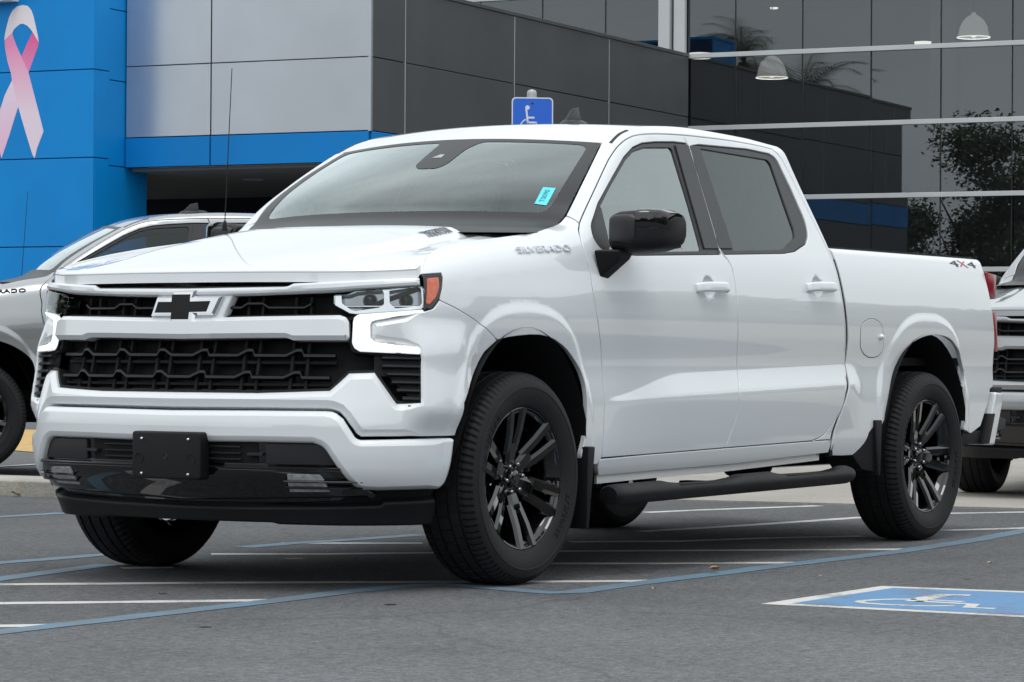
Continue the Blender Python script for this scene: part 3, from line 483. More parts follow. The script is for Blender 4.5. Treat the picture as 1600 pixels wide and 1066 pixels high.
    MB().prism([(x*1.0,z*1.0) for x,z in cr],lambda x,z:(x,-.0835,z),lambda x,z:(x,-.0795,z)).build('cap_emblem','satin',w)
    for k in range(6):
        a=R(-52+60*k); n=MB(); o=(.0575*math.cos(a),0,.0575*math.sin(a))
        n.lathe([(.0,-.082),(.006,-.081),(.0095,-.076),(.0105,-.068),(.0105,-.045)],12,o=o); n.build('lug_nut','dullchrome',w)
    d=MB(); d.lathe([(.07,.0),(.165,.0),(.168,.004),(.168,.03),(.07,.03)],48); d.build('brake_disc','dark',w)
    k=MB(); k.box(-.19,-.11,-.02,.07,-.07,.09); k.build('brake_caliper','dark',w,bevel=.012)
    return w
def build_truck():
    T=empty('pickup_truck',(0,0,0),0,'white four door pickup truck with black wheels, parked across the blue and white lot markings','pickup truck')
    shut=D['shut']; ws=D['ws_edge']; su=D['seam_up']; s1=D['seam_door1']; sm=D['seam_mid']; sr=D['seam_rear']; sl=D['seam_low']; aF=D['arcF']; aR=D['arcR']
    def ringpts(A,ds=(.066,.078,.086,.094,.102,.110,.118,.126)):
        xc,a,b_,z0,n_=A; o=[]
        for d in ds:
            q=1+2*d/(a+b_)
            for t in np.linspace(-.5,math.pi+.5,110):
                c_,s_=math.cos(t),math.sin(t); o.append((xc+a*q*abs(c_)**(2/n_)*(1 if c_>0 else -1),z0+b_*q*abs(s_)**(2/n_)*(1 if s_>0 else -1) if s_>0 else z0-.35*abs(s_)))
        return np.array(o)
    # --- fender
    fen=[tuple(shut[0])]+chaikin(shut,1,False)[1:]+[(.345,1.462)]+[tuple(p) for p in ws[:4]]+[tuple(su[0])]+chaikin(s1,1,False)+[(.60,.452),(.455,.452),(.440,.50)]+chaikin(aF[::-1],1,False)+D['seam_bumper'][1:]+[D['marker_frame'][4],D['marker_frame'][3],D['marker_frame'][2],D['marker_frame'][1],D['marker_frame'][0]]
    fen2=pair('fender',fen,'white',T,prof=RG,grid=.02,extra=ringpts(ARF))
    # --- doors
    iM=11
    midv=chaikin(sm,1,False); upf=chaikin(su[:iM+1],1,False); upr=chaikin(su[iM:],1,False); rear=chaikin(sr,2,False); fr=chaikin(s1,1,False)
    ex=np.array([(1.503+.056*math.cos(t)*q,1.196+.048*math.sin(t)*q) for q in (.15,.3,.45,.6,.75,.88,.97,1.03) for t in np.linspace(0,6.28,26)[:-1]]); ex2=ex+[1.052,.026]
    twf=lambda u:.014+.083*float(sstep(.66,1.30,u))
    cz=[(u,float(crease_z(u))+d) for u in np.arange(.66,2.84,.014) for d in (-.016,-.008,-.003,.0,.003,.008,.016,twf(u)-.010,twf(u)-.004,twf(u),twf(u)+.004,twf(u)+.010)]
    wf=fillet(D['win_front'],.03); wr=fillet(D['win_rear'],.03)
    dF=[*upf,*midv,*[tuple(p) for p in sl[1:2]][::-1],*fr[::-1][:-1]]
    dR=[*midv[::-1],*upr,*rear[1:-1],*[tuple(p) for p in sl[3:4]]]
    doors=[pair('door',dF,'white',T,prof=RG,grid=.02,holes=[wf],extra=np.vstack([ex,cz])),pair('door',dR,'white',T,prof=RG,grid=.02,holes=[wr],extra=np.vstack([ex2,cz]))]
    ring=lambda o,i:None
    for k,(win,gl,nm) in enumerate((('win_front','glass_front','sideglass'),('win_rear','glass_rear','privacy'))):
        for s in (0,1):
            P=doors[k][s]; mir=bool(s)
            g=fillet(D[gl],.02)
            outer=[tuple(p) for p in resample(fillet(D[win],.03),.02)]
            panel('window_surround',outer,'satin',P,off=-.006,prof=[(.0045,0),(.002,.002),(0,.006),(0,.012)],holes=[g],mirror=mir,grid=.03)
            panel('window_glass',g,nm,P,off=-.013,prof=[(.0,0),(-.006,.001),(-.006,.004)],mirror=mir,grid=.05)
            if k==0: panel('quarter_trim',fillet(D['quarter'],.02),'satin',P,off=-.010,prof=[(.001,0),(0,.003)],mirror=mir,grid=.05)
            panel('pillar_trim',fillet(D['pillarA' if k==0 else 'pillarB'],.004),'satin',P,off=.0012,prof=[(.002,0),(.0005,.0006),(0,.002),(0,.01)],mirror=mir,grid=.05)
            # belt seal
            a=D[win]; us=np.linspace(.80 if k==0 else 1.72,1.62 if k==0 else 2.30,24)
            hu=(1.39,1.65) if k==0 else (2.445,2.71)
            vc=1.190 if k==0 else 1.216
            n=26; uu=np.linspace(hu[0],hu[1],n); t=np.linspace(-1,1,n); of=.042*(1-np.abs(t)**7*.8)+.0; hh=.0225*(1-.18*np.abs(t)**5); V=[];F=[]
            e0=surf(np.array([hu[0]-.02]),np.array([vc]))[0]; e1=surf(np.array([hu[1]+.02]),np.array([vc+.005]))[0]; nn=nrm(np.array([hu[0]-.02]),np.array([vc]))[0]; up_=np.array([0,0,1.])-nn*nn[2]
            for a_,c_ in ((-1,-.020),(-1,-.006),(-.72,.0),(.62,.0),(1,-.006),(1,-.020)): V+=[e0+(e1-e0)*((q_+1)/2*.92+.04)+nn*(o_+c_)+up_*(a_*h_) for q_,o_,h_ in zip(t,of,hh)]
            for i in range(6):
                j=(i+1)%6
                for q in range(n-1): F.append((i*n+q,i*n+q+1,j*n+q+1,j*n+q))
            F+=[[i*n for i in range(6)],[i*n+n-1 for i in range(6)][::-1]]
            h=MB().add(V,F).build('door_handle','white',P,bevel=.003,mirror=mir)
            if k==0 and not mir:
                pp=FS(np.array([1.608]),np.array([1.176]),.030)[0][0]
                MB().lathe([(0,-.004),(.006,-.004),(.006,.004)],12,o=tuple(pp)).build('lock_cylinder','dark',P)
    def seal(pts,wd=.011):
        P=np.array(pts); t=np.gradient(P,axis=0); t/=np.linalg.norm(t,axis=1,keepdims=True)+1e-9; n=np.stack([-t[:,1],t[:,0]],1)*wd
        pair('door_seal',[tuple(p) for p in P+n]+[tuple(p) for p in (P-n)[::-1]],'dark',T,off=-.0062,prof=[(0,0),(0,.002)],grid=.05)
    seal([p for p in midv if p[1]<1.28]); seal(fr[:-1]+[tuple(sl[0])]); seal([tuple(p) for p in sl]); seal(upf); seal([p for p in rear if p[1]<1.8])
    # --- rocker and cab frame
    rb=D['rocker_bot']
    rk=[(.618,.476)]+[tuple(p) for p in sl[1:]]+[(2.705,.452)]+[tuple(p) for p in rb[::-1][1:]]+[(.640,.405),(.612,.44)]
    pair('rocker_panel',rk,'white',T,prof=RG,grid=.03)
    cabrear=[(2.690,1.905),(2.705,1.84),(2.716,1.76),(2.733,1.67),(2.762,1.54),(2.783,1.43),(2.790,1.36),(2.797,1.22),(2.816,1.07),(2.842,.95),(2.846,.88),(2.830,.77),(2.785,.68),(2.725,.58),(2.700,.50),(2.703,.455)]
    cabrear=[tuple(p) for p in chaikin(cabrear,1,False)]
    us=np.linspace(2.66,1.13,60); rt=[(float(u),float(vtop(u))) for u in us]
    cf=[tuple(su[0])]+upf[1:]+upr[1:]+rear[1:-1]+[tuple(sl[3]),tuple(sl[4]),(2.703,.500)]+cabrear[::-1][1:-1]+[(2.690,float(vtop(2.69)))]+rt+[tuple(p) for p in ws[::-1][:6]]
    pair('cab_frame',cf,'white',T,prof=RG,grid=.02)
    # --- bed side
    bf=[(u+.023,v) for u,v in cabrear if v<1.385]; bf=[(bf[0][0],1.43)]+bf
    bs=bf+[(2.742,.49),(2.748,.437),(2.86,.434),(2.985,.434)]+[tuple(p) for p in D['bedside'][11:13]]+chaikin(aR,1,False)+[(4.30,.515),(4.42,.55),(4.50,.66),(4.545,.742),(4.585,.752),(4.602,.80),(4.604,.88),(4.585,.96),(4.552,1.08),(4.534,1.18),(4.526,1.28),(4.530,1.36),(4.536,1.43)]
    bsd=pair('bed_side',bs,'white',T,prof=RG,grid=.022,holes=[],extra=ringpts(ARR))
    pair('cab_gap_seal',[(2.62,1.36),(2.95,1.36),(2.95,.46),(2.62,.46)],'dark',T,off=-.0065,prof=[(0,0),(0,.003)],grid=.06)
    ff=fillet([(p[0],p[1]) for p in D['fuel']],.005)
    panel('fuel_door',ff,'white',bsd[0],off=.0015,prof=[(.003,0),(.001,.0006),(0,.002)],grid=.02)
    # the thin dark joint round the fuel door
    q=resample(ff,.02); d=inset_dirs(q) if area(q)>0 else -inset_dirs(q)
    panel('fuel_door_gap',[tuple(x) for x in q-d*.0022],'seal',bsd[0],off=.0004,prof=[(0,0),(0,.001)],grid=.03)
    kp=FS(np.array([D['fuelknob'][0][0]]),np.array([D['fuelknob'][0][1]]),.0)[0][0]
    MB().lathe([(0,-.022),(.008,-.020),(.013,-.013),(.0145,-.004),(.013,.004)],20,o=tuple(kp)).build('fuel_door_knob','white',bsd[0])
    # black plastic cap on the bed rail
    for s in (0,1):
        uu=np.linspace(2.83,4.53,40); V=[];F=[]; n=len(uu); top=surf(uu,vtop(uu)); 
        if s: top=top*[1,-1,1]
        sy=1 if not s else -1
        for dy,dz in ((-.004,-.004),(-.004,.009),(.05,.012),(.06,-.01)): V+=[(p[0],p[1]+sy*(dy+.012),p[2]+dz) for p in top]
        for i in range(4):
            j=(i+1)%4
            for k in range(n-1): F.append((i*n+k,i*n+k+1,j*n+k+1,j*n+k))
        MB().add(V,F).build('rail_cap','plastic',bsd[s])
    return T
def build_front(T):
    up=lambda n:[tuple(p) for p in D[n]]
    # backing behind the openings
    panel('grille_backing',[(UC-.0,1.16),(-.70,1.155),(-.58,1.12),(-.58,.98),(-.66,.66),(-.80,.50),(UC,.50),(2*UC+.80,.50),(2*UC+.66,.66),(2*UC+.58,.98),(2*UC+.58,1.12),(2*UC+.70,1.155)],'dark',T,off=-.085,prof=[(0,0),(0,.01)],grid=.05)
    # upper bar, middle bar
    panel('grille_bar',fillet(full(up('upper_bar')),.004),'white',T,off=.012,prof=[(.012,0),(.004,.004),(0,.012),(0,.05)],grid=.05,hard=True)
    panel('grille_bar',fillet(full(up('mid_bar')),.004),'white',T,off=.022,prof=[(.016,0),(.0,.016),(0,.07)],grid=.05,hard=True)
    # gloss black inner frames of the two grille openings
    for nm in ('grille_upper','grille_lower'):
        o=full(up(nm)); q=resample(fillet(o,.01),.03); d=inset_dirs(q) if area(q)>0 else -inset_dirs(q)
        h=[tuple(x) for x in q+d*.012]
        panel('grille_frame',[tuple(x) for x in q-d*.004],'plastic',T,off=-.022,prof=[(.001,0),(0,.002),(0,.05)],holes=[h],grid=.05,hard=True)
    c=lambda a:UC+a
    # grille bars with their raised teeth
    def teeth(cs,half,w=.012,rise=.019,slope=.045):
        us=[];vs=[]
        xs=[-half]
        for k in cs: xs+=([k-w-slope,k-w,k+w,k+w+.010] if k>0 else [k-w-.014,k-w,k+w,k+w+slope*.8])
        xs.append(half); ys=[0]
        for k in cs: ys+=[0,1,1,0]
        ys.append(0)
        U=[];V=[]
        for i in range(len(xs)-1):
            n=max(2,int((xs[i+1]-xs[i])/.03))
            for j in range(n): t=j/n; U.append(xs[i]+(xs[i+1]-xs[i])*t); V.append((ys[i]+(ys[i+1]-ys[i])*t)*rise)
        U.append(xs[-1]); V.append(0)
        return np.array(U),np.array(V)
    cs=[-.54,-.32,-.105,.105,.32,.54]
    for v,half in ((.893,.70),(.812,.68)):
        U,V=teeth(cs,half); strip('grille_slat',c(U),v+V,.016,-.018,-.050,'slat',T,taper=.30)
        strip('grille_slat',c(np.linspace(-half,half,40)),v-.022,.012,-.042,-.06,'dark',T,taper=.15)
    for s in (-1,1):
        U=np.concatenate([np.linspace(.145,.26,5),[.29,.36,.39],np.linspace(.42,.55,5),[.58]]) ; V=np.array([0]*5+[.016,.016,0]+[0]*5+[.014])
        if s<0: U,V=-U[::-1],V[::-1]
        strip('grille_slat',c(U),1.072+V,.012,-.020,-.055,'slat',T,taper=.3)
    # cell walls behind the slats
    for k in sorted(a+b for a in (-.54,-.32,-.105,.105,.32,.54) for b in (-.034,.034)):
        if abs(k)>.13:
            u0=c(k); V=[];F=[]
            for du in (-.005,.005):
                for v,o in ((1.035,-.035),(1.115,-.035),(1.035,-.07),(1.115,-.07)): V.append(FS(np.array([u0+du]),np.array([v]),o)[0][0])
            MB().hexa([V[0],V[2],V[1],V[3],V[4],V[6],V[5],V[7]]).build('grille_rib','dark',T)
        u0=c(k); V=[]
        for du in (-.006,.006):
            for v,o in ((.735,-.04),(.965,-.04),(.735,-.075),(.965,-.075)): V.append(FS(np.array([u0+du]),np.array([v]),o)[0][0])
        MB().hexa([V[0],V[2],V[1],V[3],V[4],V[6],V[5],V[7]]).build('grille_rib','dark',T)
    for v in (.757,.772): strip('grille_louvre',c(np.linspace(-.66,.66,30)),v,.004,-.055,-.07,'slat',T,taper=.3)
    # corner louvres beside the lower grille
    for s in (0,1):
        for i in range(7):
            v=.885-.030*i; lo=-.80+.018*max(0,i-1)+ .0*i; hi=-.630
            strip('vent_louvre',np.linspace(lo,hi,12),v+np.linspace(0,-.004,12),.014,-.006,-.045,'satin',T,mirror=bool(s),taper=.5)
        panel('vent_frame',fillet([(-.83,.905),(-.60,.905),(-.596,.690),(-.668,.688),(-.770,.82),(-.83,.82)],.012),'plastic',T,off=-.035,prof=[(0,0),(0,.01)],mirror=bool(s),grid=.04)
    # bumper skins
    panel('bumper_cover',full([tuple(p) for p in D['bumper_upper']]) ,'white',T,prof=[(.027,0),(.0262,.0001,30),(.005,.011,34),(.0015,.013,65),(0,.017,90),(0,.06,90)],grid=.022,ps=lambda q:.14+.86*(1-sstep(-.72,-.64,np.maximum(q[:,0],2*UC-q[:,0]))))
    panel('lower_bumper',fillet(full(up('bumper_lower')),.012),'white',T,off=.016,prof=[(.024,0),(.0232,.0001,24),(.008,.0065,38),(.0025,.011,62),(0,.017,90),(0,.07,90)],grid=.022,ps=lambda q:.55+.45*(1-sstep(-.62,-.52,np.maximum(q[:,0],2*UC-q[:,0]))))
    panel('bumper_insert',full(up('lower_insert')),'gloss',T,off=-.022,prof=[(.004,0),(0,.004),(0,.03)],grid=.04)
    panel('bumper_valance',fillet([(UC,.475),(-.95,.475),(-.87,.40),(-.80,.36),(UC,.33),(2*UC+.80,.36),(2*UC+.87,.40),(2*UC+.95,.475)],.03),'gloss',T,off=.004,prof=rnd(.02,.04),grid=.04)
    ins=full([(UC,.565),(-.80,.565),(-.775,.54),(-.745,.505),(-.80,.470),(-1.13,.466),(-1.25,.474),(UC,.474)])
    panel('intake_opening',[(UC-.40,.562),(UC+.40,.562),(UC+.40,.480),(UC-.40,.480)],'dark',T,off=-.019,prof=[(0,0),(0,.002)],grid=.05)
    for s in (-1,1):
        for v in (.545,.520,.497):
            a=np.linspace(.17,.33,8); strip('intake_slat',c(s*a)[::s],v,.006,-.006,-.02,'satin',T)
        a=np.linspace(.365,.43,6); strip('tow_hook',c(s*a)[::s],.518,.012,.004,-.03,'satin',T)
        strip('intake_lip',c(s*np.linspace(.0,.74,20))[::s],.469,.010,.012,-.02,'gloss',T)
    for s in (0,1):
        panel('insert_cover',fillet([(-1.27,.560),(-.86,.560),(-.82,.545),(-.745,.478),(-1.27,.478)],.01),'satin',T,off=-.010,prof=[(.004,0),(0,.004),(0,.02)],mirror=bool(s),grid=.04)
        panel('fog_lamp',fillet([tuple(p) for p in D['fog']],.006),'fog',T,off=.010,prof=[(.002,0),(0,.002),(0,.02)],mirror=bool(s),grid=.03)
        for k in range(1,3):
            v=.446-.021*k+.0; strip('fog_slat',np.linspace(-1.19,-.88,10),v,.006,.016,-.01,'gloss',T,mirror=bool(s))
    panel('air_dam',fillet(full([tuple(p) for p in D['air_dam']]),.01),'plastic',T,off=.006,prof=rnd(.012,.05),grid=.04)
    panel('lower_backing',full([(UC,.50),(-.70,.50),(-.50,.45),(-.50,.30),(-.70,.29),(UC,.30)]),'dark',T,off=-.03,prof=[(0,0),(0,.01)],grid=.06)
    # plate bracket
    cz=.508
    b=MB().box(-1.026,-.96,-.195,.135,cz-.090,cz+.090).build('plate_bracket','plastic',T,bevel=.014,seg=3)
    for y,z in ((-.112,.062),(.112,.062),(-.112,-.070),(.112,-.070)): MB().lathe([(0,-1.0335),(.004,-1.033),(.0065,-1.0295),(.0065,-1.025)],14,axis='x',o=(0,y-.03,cz+z)).build('screw','chrome',b)
    for y in (-.155,.095): MB().lathe([(0,-1.0265),(.017,-1.0265),(.018,-1.0280),(.020,-1.0280),(.021,-1.0255)],24,axis='x',o=(0,y,cz-.012)).build('bracket_hole','dark',b)
    MB().lathe([(0,-1.0265),(.007,-1.0265),(.009,-1.0285),(.011,-1.0255)],18,axis='x',o=(0,-.03,cz-.005)).build('bracket_dimple','seal',b)
    # bow-tie shaped emblem
    def q(pts): return [(UC+(x-677)/8.889/317+.004,1.0685-(y-360)/8.889/383) for x,y in pts]
    panel('emblem_mount',fillet(q([(320,200),(1310,200),(1200,500),(205,500)]),.003),'white',T,off=.0,prof=[(.004,0),(0,.004),(0,.04)],grid=.04,hard=True)
    em=panel('emblem_surround',q([(512,138),(855,130),(835,212),(1215,212),(1110,468),(850,468),(850,578),(525,578),(525,475),(230,475),(300,215),(515,215)]),'chrome',T,off=.020,prof=[(.010,0),(.001,.010),(0,.022)],grid=.05,hard=True)
    panel('emblem_face',q([(530,200),(778,200),(778,290),(1058,285),(1015,420),(780,425),(775,520),(538,520),(538,432),(305,432),(342,293),(530,293)]),'plastic',em,off=.0225,prof=[(.001,0),(0,.001),(0,.004)],grid=.05,hard=True)
    # lamps
    for s in (0,1):
        mir=bool(s)
        hl=panel('headlight_housing',fillet(up('headlight'),.004),'satin',T,off=-.045,prof=[(.0,0),(-.001,.002)],mirror=mir,grid=.04,hard=True)
        wall=[tuple(x) for x in resample(fillet(up('headlight'),.004),.02)]
        panel('headlight_bezel',wall,'chrome',hl,off=-.004,prof=[(.0,0),(0,.04)],mirror=mir,grid=.03,hard=True,holes=[fillet(up('cell_a'),.004),fillet(up('cell_b'),.004)])
        for nm in ('cell_a','cell_b'):
            g=fillet(up(nm),.004); gg=np.array(g); cc=gg.mean(0)
            panel('reflector',[tuple(cc+(p-cc)*.98) for p in gg],'dullchrome',hl,off=-.038,prof=[(.008,0),(.0,.0),(-.001,-.03)],mirror=mir,grid=.03,hard=True)
            wd=np.ptp(gg[:,0])*.5
            pc,nn=FS(np.array([cc[0]+(.02 if nm=='cell_a' else .0)]),np.array([cc[1]]),-.034); pc=pc[0]; nn=nn[0]
            L=MB().lathe([(0,.022),(.009,.020),(.017,.013),(.021,.004),(.023,0),(.027,0),(.028,-.004)],28,axis='z')
            mt=Matrix.Translation(Vector(pc))@Vector(nn).to_track_quat('Z','Y').to_matrix().to_4x4(); L.V=[tuple(mt@Vector(v)) for v in L.V]
            L.build('projector_lens','gloss' ,hl,mirror=mir)
            strip('reflector_fin',np.linspace(cc[0]-wd,cc[0]+wd,8),cc[1]-.024,.006,-.012,-.034,'chrome',hl,mirror=mir)
        panel('headlight_lens',fillet(up('headlight'),.004),'lens',hl,off=.006,prof=[(.003,0),(.001,.001),(0,.003),(0,.010)],mirror=mir,grid=.03)
        mf=panel('marker_frame',fillet(up('marker_frame'),.006),'gloss',T,off=.000,prof=[(.004,0),(0,.003),(0,.02)],mirror=mir,grid=.02)
        panel('side_marker',fillet(up('amber'),.005),'amber',mf,off=.005,prof=[(.004,0),(.0012,.001),(0,.004),(0,.008)],mirror=mir,grid=.02)
        dr=fillet(up('drl'),.004); rq=resample(dr,.02); dd=inset_dirs(rq) if area(rq)>0 else -inset_dirs(rq)
        panel('lamp_surround',[tuple(x) for x in rq-dd*.0045],'chrome',T,off=-.004,prof=[(.002,0),(0,.002),(0,.03)],mirror=mir,grid=.03)
        panel('daytime_lamp',dr,'drl',T,off=.004,prof=[(.006,0),(.002,.002),(0,.006),(0,.012)],mirror=mir,grid=.02)
    # hood
    uf=np.linspace(UC,-.63,60); fc=surf(uf,np.full(60,1.16)+.035*np.linspace(0,1,60)**2,-.004)
    fy=np.abs(fc[:,1]); fx=fc[:,0]; o=np.argsort(fy); fy,fx=fy[o],fx[o]
    sh=surf(np.array([p[0] for p in D['shut']]),np.array([p[1] for p in D['shut']]))
    shx,shy,shz=sh[:,0],np.abs(sh[:,1]),sh[:,2]
    ZX=[-1.1,-.93,-.8,-.6,-.3,-.1,.1,.3,.5]; ZZ=[1.150,1.196,1.233,1.281,1.345,1.386,1.422,1.448,1.462]
    EX=[-1.0,-.60]+list(shx[3:])+[.45]; EZ=[1.12,1.228]+list(shz[3:])+[shz[-1]+.035]; EZ=np.maximum.accumulate(EZ)
    def HD(x,y):
        x=np.asarray(x,float); y=np.asarray(y,float); a=np.abs(y)
        zc=catmull(ZX,ZZ,x); ze=catmull(EX,EZ,x); ye=np.interp(x,shx,shy)
        s=np.clip(a/ye,0,1.1); z=zc-.02+(ze-zc+.02)*s**2.6
        fade=sstep(-.78,-.15,x); z=z+.02+ -.0*x; z=z-.026*sstep(.505+.03*fade,.60,a)*fade*(1-sstep(.72,.86,a)*.6)
        z=z-.010*np.exp(-((a-.615)/.018)**2)*fade
        z=z-.02*s**2.6
        q=np.clip(x-np.interp(a,fy,fx),0,9); Rr=.030
        z=z-np.where(q<Rr,Rr-np.sqrt(np.clip(Rr*Rr-(Rr-q)**2,0,None)),0)*.92
        return np.stack([x,y,z],-1)
    HN=numn(HD)
    xr=lambda y:.262-.17*(1-(np.abs(y)/.86)**2)
    k=fy<shy[1]
    half=[(float(x)+.0015,float(y)) for x,y in zip(fx[k],fy[k])]+[(float(x)+.001,float(y)) for x,y in zip(shx[1:],shy[1:])]
    yr=np.linspace(.85,0,20); half+=[(float(xr(y)),float(y)) for y in yr if xr(y)<.262][0:]
    outl=[(x,-y) for x,y in half]+[(x,y) for x,y in half[::-1] if y>1e-6]
    ext=[(float(np.interp(abs(y),fy,fx))+q,float(y)) for q in (.003,.007,.012,.018,.025,.034) for y in np.arange(-.89,.9,.02)]
    panel('hood',outl,'white',T,fn=HN,prof=[(.0045,0),(.0028,.0006),(.001,.0018),(.0006,.0035),(.0006,.034)],down=(0,0,1),grid=.024,extra=np.array(ext))
    # black strip between hood and upper bar
    strip('hood_seal',c(np.linspace(-.52,.52,30)),1.150,.020,-.012,-.05,'plastic',T)
    # cowl
    V=[];n=24
    ys=np.linspace(-.84,.84,n)
    for dx,z in ((-.02,1.385),(.16,1.392)): V+=[(float(xr(y))+dx,float(y),z+.006*(1-(y/.84)**2)) for y in ys]
    MB().add(V,[(i,i+1,n+i+1,n+i) for i in range(n-1)]).build('cowl','plastic',T)
    # windshield
    W=surf(np.array([p[0] for p in D['ws_edge']]),np.array([p[1] for p in D['ws_edge']])); W=np.vstack([W[0]+(W[0]-W[2])*.8*[1,1,1],W]); W[0,2]=W[1,2]-.03
    Ls=np.concatenate([[0],np.cumsum(np.linalg.norm(np.diff(W,axis=0),axis=1))]); LT=Ls[-1]
    ax=lambda b,k:catmull(Ls,W[:,k],b)
    def WS(a,b):
        a=np.asarray(a,float); b=np.asarray(b,float); s=a/.86; t=np.clip(b/LT,0,1.05)
        Y=-ax(b,1); cx=.20-.085*t; hz=.030*t
        return np.stack([ax(b,0)-cx*(1-s*s),s*Y,ax(b,2)+hz*(1-s*s)+.012*np.sin(np.pi*np.clip(t,0,1))*(1-s**4)],-1)
    WN=numn(lambda a,b:WS(a,b)[...,:]*1.0)
    # orient normals outwards (forward)
    def WF(a,b,off=0.0):
        p,n=WN(a,b,0.0); sgn=np.where(n[...,0:1]>0,-1,1); n=n*sgn; o=np.asarray(off,float); return p+n*(o[...,None] if o.ndim else o),n
    wo=fillet([(-.852,.0),(.852,.0),(.852,LT-.004),(-.852,LT-.004)],.05,5)
    wo=[(-.853,0.0)]+[(.853,.0)]+[(.853,LT-.003),(-.853,LT-.003)]
    inn=fillet([(-.78,.30),(.78,.30),(.80,LT-.035),(.06,LT-.035),(.055,LT-.13),(.045,LT-.27),(.01,LT-.30),(-.10,LT-.30),(-.135,LT-.26),(-.15,LT-.10),(-.20,LT-.035),(-.80,LT-.035)],.06,5,30)
    gl=panel('windshield',wo,'wind',T,fn=WF,off=-.004,prof=[(0,0),(0,.004)],grid=.05)
    panel('windshield_border',wo,'satin',gl,fn=WF,off=-.0022,prof=[(0,0),(0,.001)],holes=[inn],grid=.04)
    # sensor housing with its small window, inside the glass
    panel('sensor_window',[(-.060,LT-.20),(-.005,LT-.20),(-.035,LT-.165),(-.060,LT-.17)],'fog',gl,fn=WF,off=-.0008,prof=[(0,0),(0,.0005)],grid=.05)
    # dealer sticker on the driver's side of the glass
    pa=[(-.60,.40)]
    st=STICKER
    S4=[Vector(p) for p in st]
    cen=sum(S4,Vector())/4; uX=((S4[1]-S4[0])+(S4[2]-S4[3])).normalized(); uY=((S4[3]-S4[0])+(S4[2]-S4[1])).normalized()
    nrm_=uX.cross(uY).normalized(); 
    if nrm_.x>0: nrm_=-nrm_
    uY=-uY
    so=mk('sticker',[p-nrm_*.0015 for p in S4],[(0,1,2,3)],'cyan',gl,smooth=False)
    lx=(S4[1]-S4[0]).length; ly=(S4[3]-S4[0]).length
    mt=Matrix((( uX.x,uY.x,nrm_.x,cen.x-nrm_.x*.0008),(uX.y,uY.y,nrm_.y,cen.y-nrm_.y*.0008),(uX.z,uY.z,nrm_.z,cen.z-nrm_.z*.0008),(0,0,0,1)))
    text_mesh('sticker_number','T0090',ly*.62,.0004,'ink',so,mt,sx=lx*.88/(ly*.62*3.05))
    # roof
    Wt=surf(np.array([D['ws_edge'][-1][0]]),np.array([D['ws_edge'][-1][1]]))[0]
    u0=float(Wt[0])
    def RF(a,b):
        a=np.asarray(a,float); b=np.asarray(b,float); vt=vtop(b); e=surf(b,vt); s=a/.72; Y=-e[...,1]
        f=(1-sstep(u0,u0+.75,b)); 
        return np.stack([b-.115*(1-s*s)*f,s*Y,e[...,2]+.026*(1-s*s)],-1)
    RN=numn(RF,-1.0)
    panel('roof',[(-.72,u0+.006),(.72,u0+.006),(.72,2.688),(-.72,2.688)],'white',T,fn=RN,prof=[(.004,0),(.002,.001),(0,.004),(0,.02)],grid=.05)
    # roof ditch mouldings
    for s in (0,1):
        uu=np.linspace(1.115,1.30,50); V=[];F=[];n=50; vt=vtop(uu)
        for dv,o in ((-.006,.0015),(.008,.0015),(.008,-.006),(-.006,-.006)): V+=list(surf(uu,vt+dv-.004)+nrm(uu,vt+dv-.004)*o)
        for i in range(4):
            j=(i+1)%4
            for q in range(n-1): F.append((i*n+q,i*n+q+1,j*n+q+1,j*n+q))
        MB().add(V,F).build('roof_moulding','seal',T,mirror=bool(s))
    # shark fin aerial
    fx0,fz0=FIN
    fin=MB()
    base=[];n=20
    def ell(z,a,b,cx): return [(fx0+cx+a*math.cos(t),-.2+b*math.sin(t),z) for t in np.linspace(0,2*math.pi,n,endpoint=False)]
    V=ell(fz0-.03,.115,.037,.0)+ell(fz0+.005,.112,.035,.0)+ell(fz0+.022,.095,.026,.01)+ell(fz0+.028,.06,.012,.015)
    F=[(i*n+j,i*n+(j+1)%n,(i+1)*n+(j+1)%n,(i+1)*n+j) for i in range(3) for j in range(n)]+[tuple(range(3*n,4*n))]
    fin.add(V,F).build('fin_base','satin',T)
    f=MB().hexa([(fx0-.085,-.210,fz0+.012),(fx0-.085,-.190,fz0+.012),(fx0-.020,-.204,fz0+.076),(fx0-.020,-.196,fz0+.076),(fx0+.045,-.212,fz0+.018),(fx0+.045,-.188,fz0+.018),(fx0+.034,-.204,fz0+.086),(fx0+.034,-.196,fz0+.086)]).build('fin','satin',T,bevel=.004)
    # whip aerial on the passenger side fender
    a0=Vector(ANT[0]); a1=Vector(ANT[1])
    an=MB(); an.tube([a0-Vector((0,0,.02)),a0,a0+(a1-a0)*.03,a0+(a1-a0)*.035],[.012,.010,.007,.004],12); an.build('aerial_base','plastic',T)
    an=MB(); an.tube([a0+(a1-a0)*.03,a1],[.0025,.0018],6); an.build('aerial','plastic',T)
    # badges
    def badge(txt,u0,u1,v0,v1,h,m,sx=None,off=.0,dep=.006,bold=.0,skew=0):
        L=u1-u0
        def warp(p):
            u=(u0+u1)/2+p.x; v=(v0+v1)/2+p.y+(v1-v0)*(p.x/L); u+=skew*p.y
            P,n_=FS(np.array([u]),np.array([v]),off+p.z); return Vector(P[0])
        o=text_mesh('lettering',txt,1,dep,m,T,Matrix(),warp=lambda p:Vector(p))
        xs=[v.co.x for v in o.data.vertices]; ys=[v.co.y for v in o.data.vertices]; w0,w1,h0,h1=min(xs),max(xs),min(ys),max(ys)
        for v in o.data.vertices:
            z=v.co.z
            v.co=warp(Vector(((v.co.x-(w0+w1)/2)/(w1-w0)*L,(v.co.y-(h0+h1)/2)/(h1-h0)*h,z+dep/2)))
        return o
    B=D['badge']
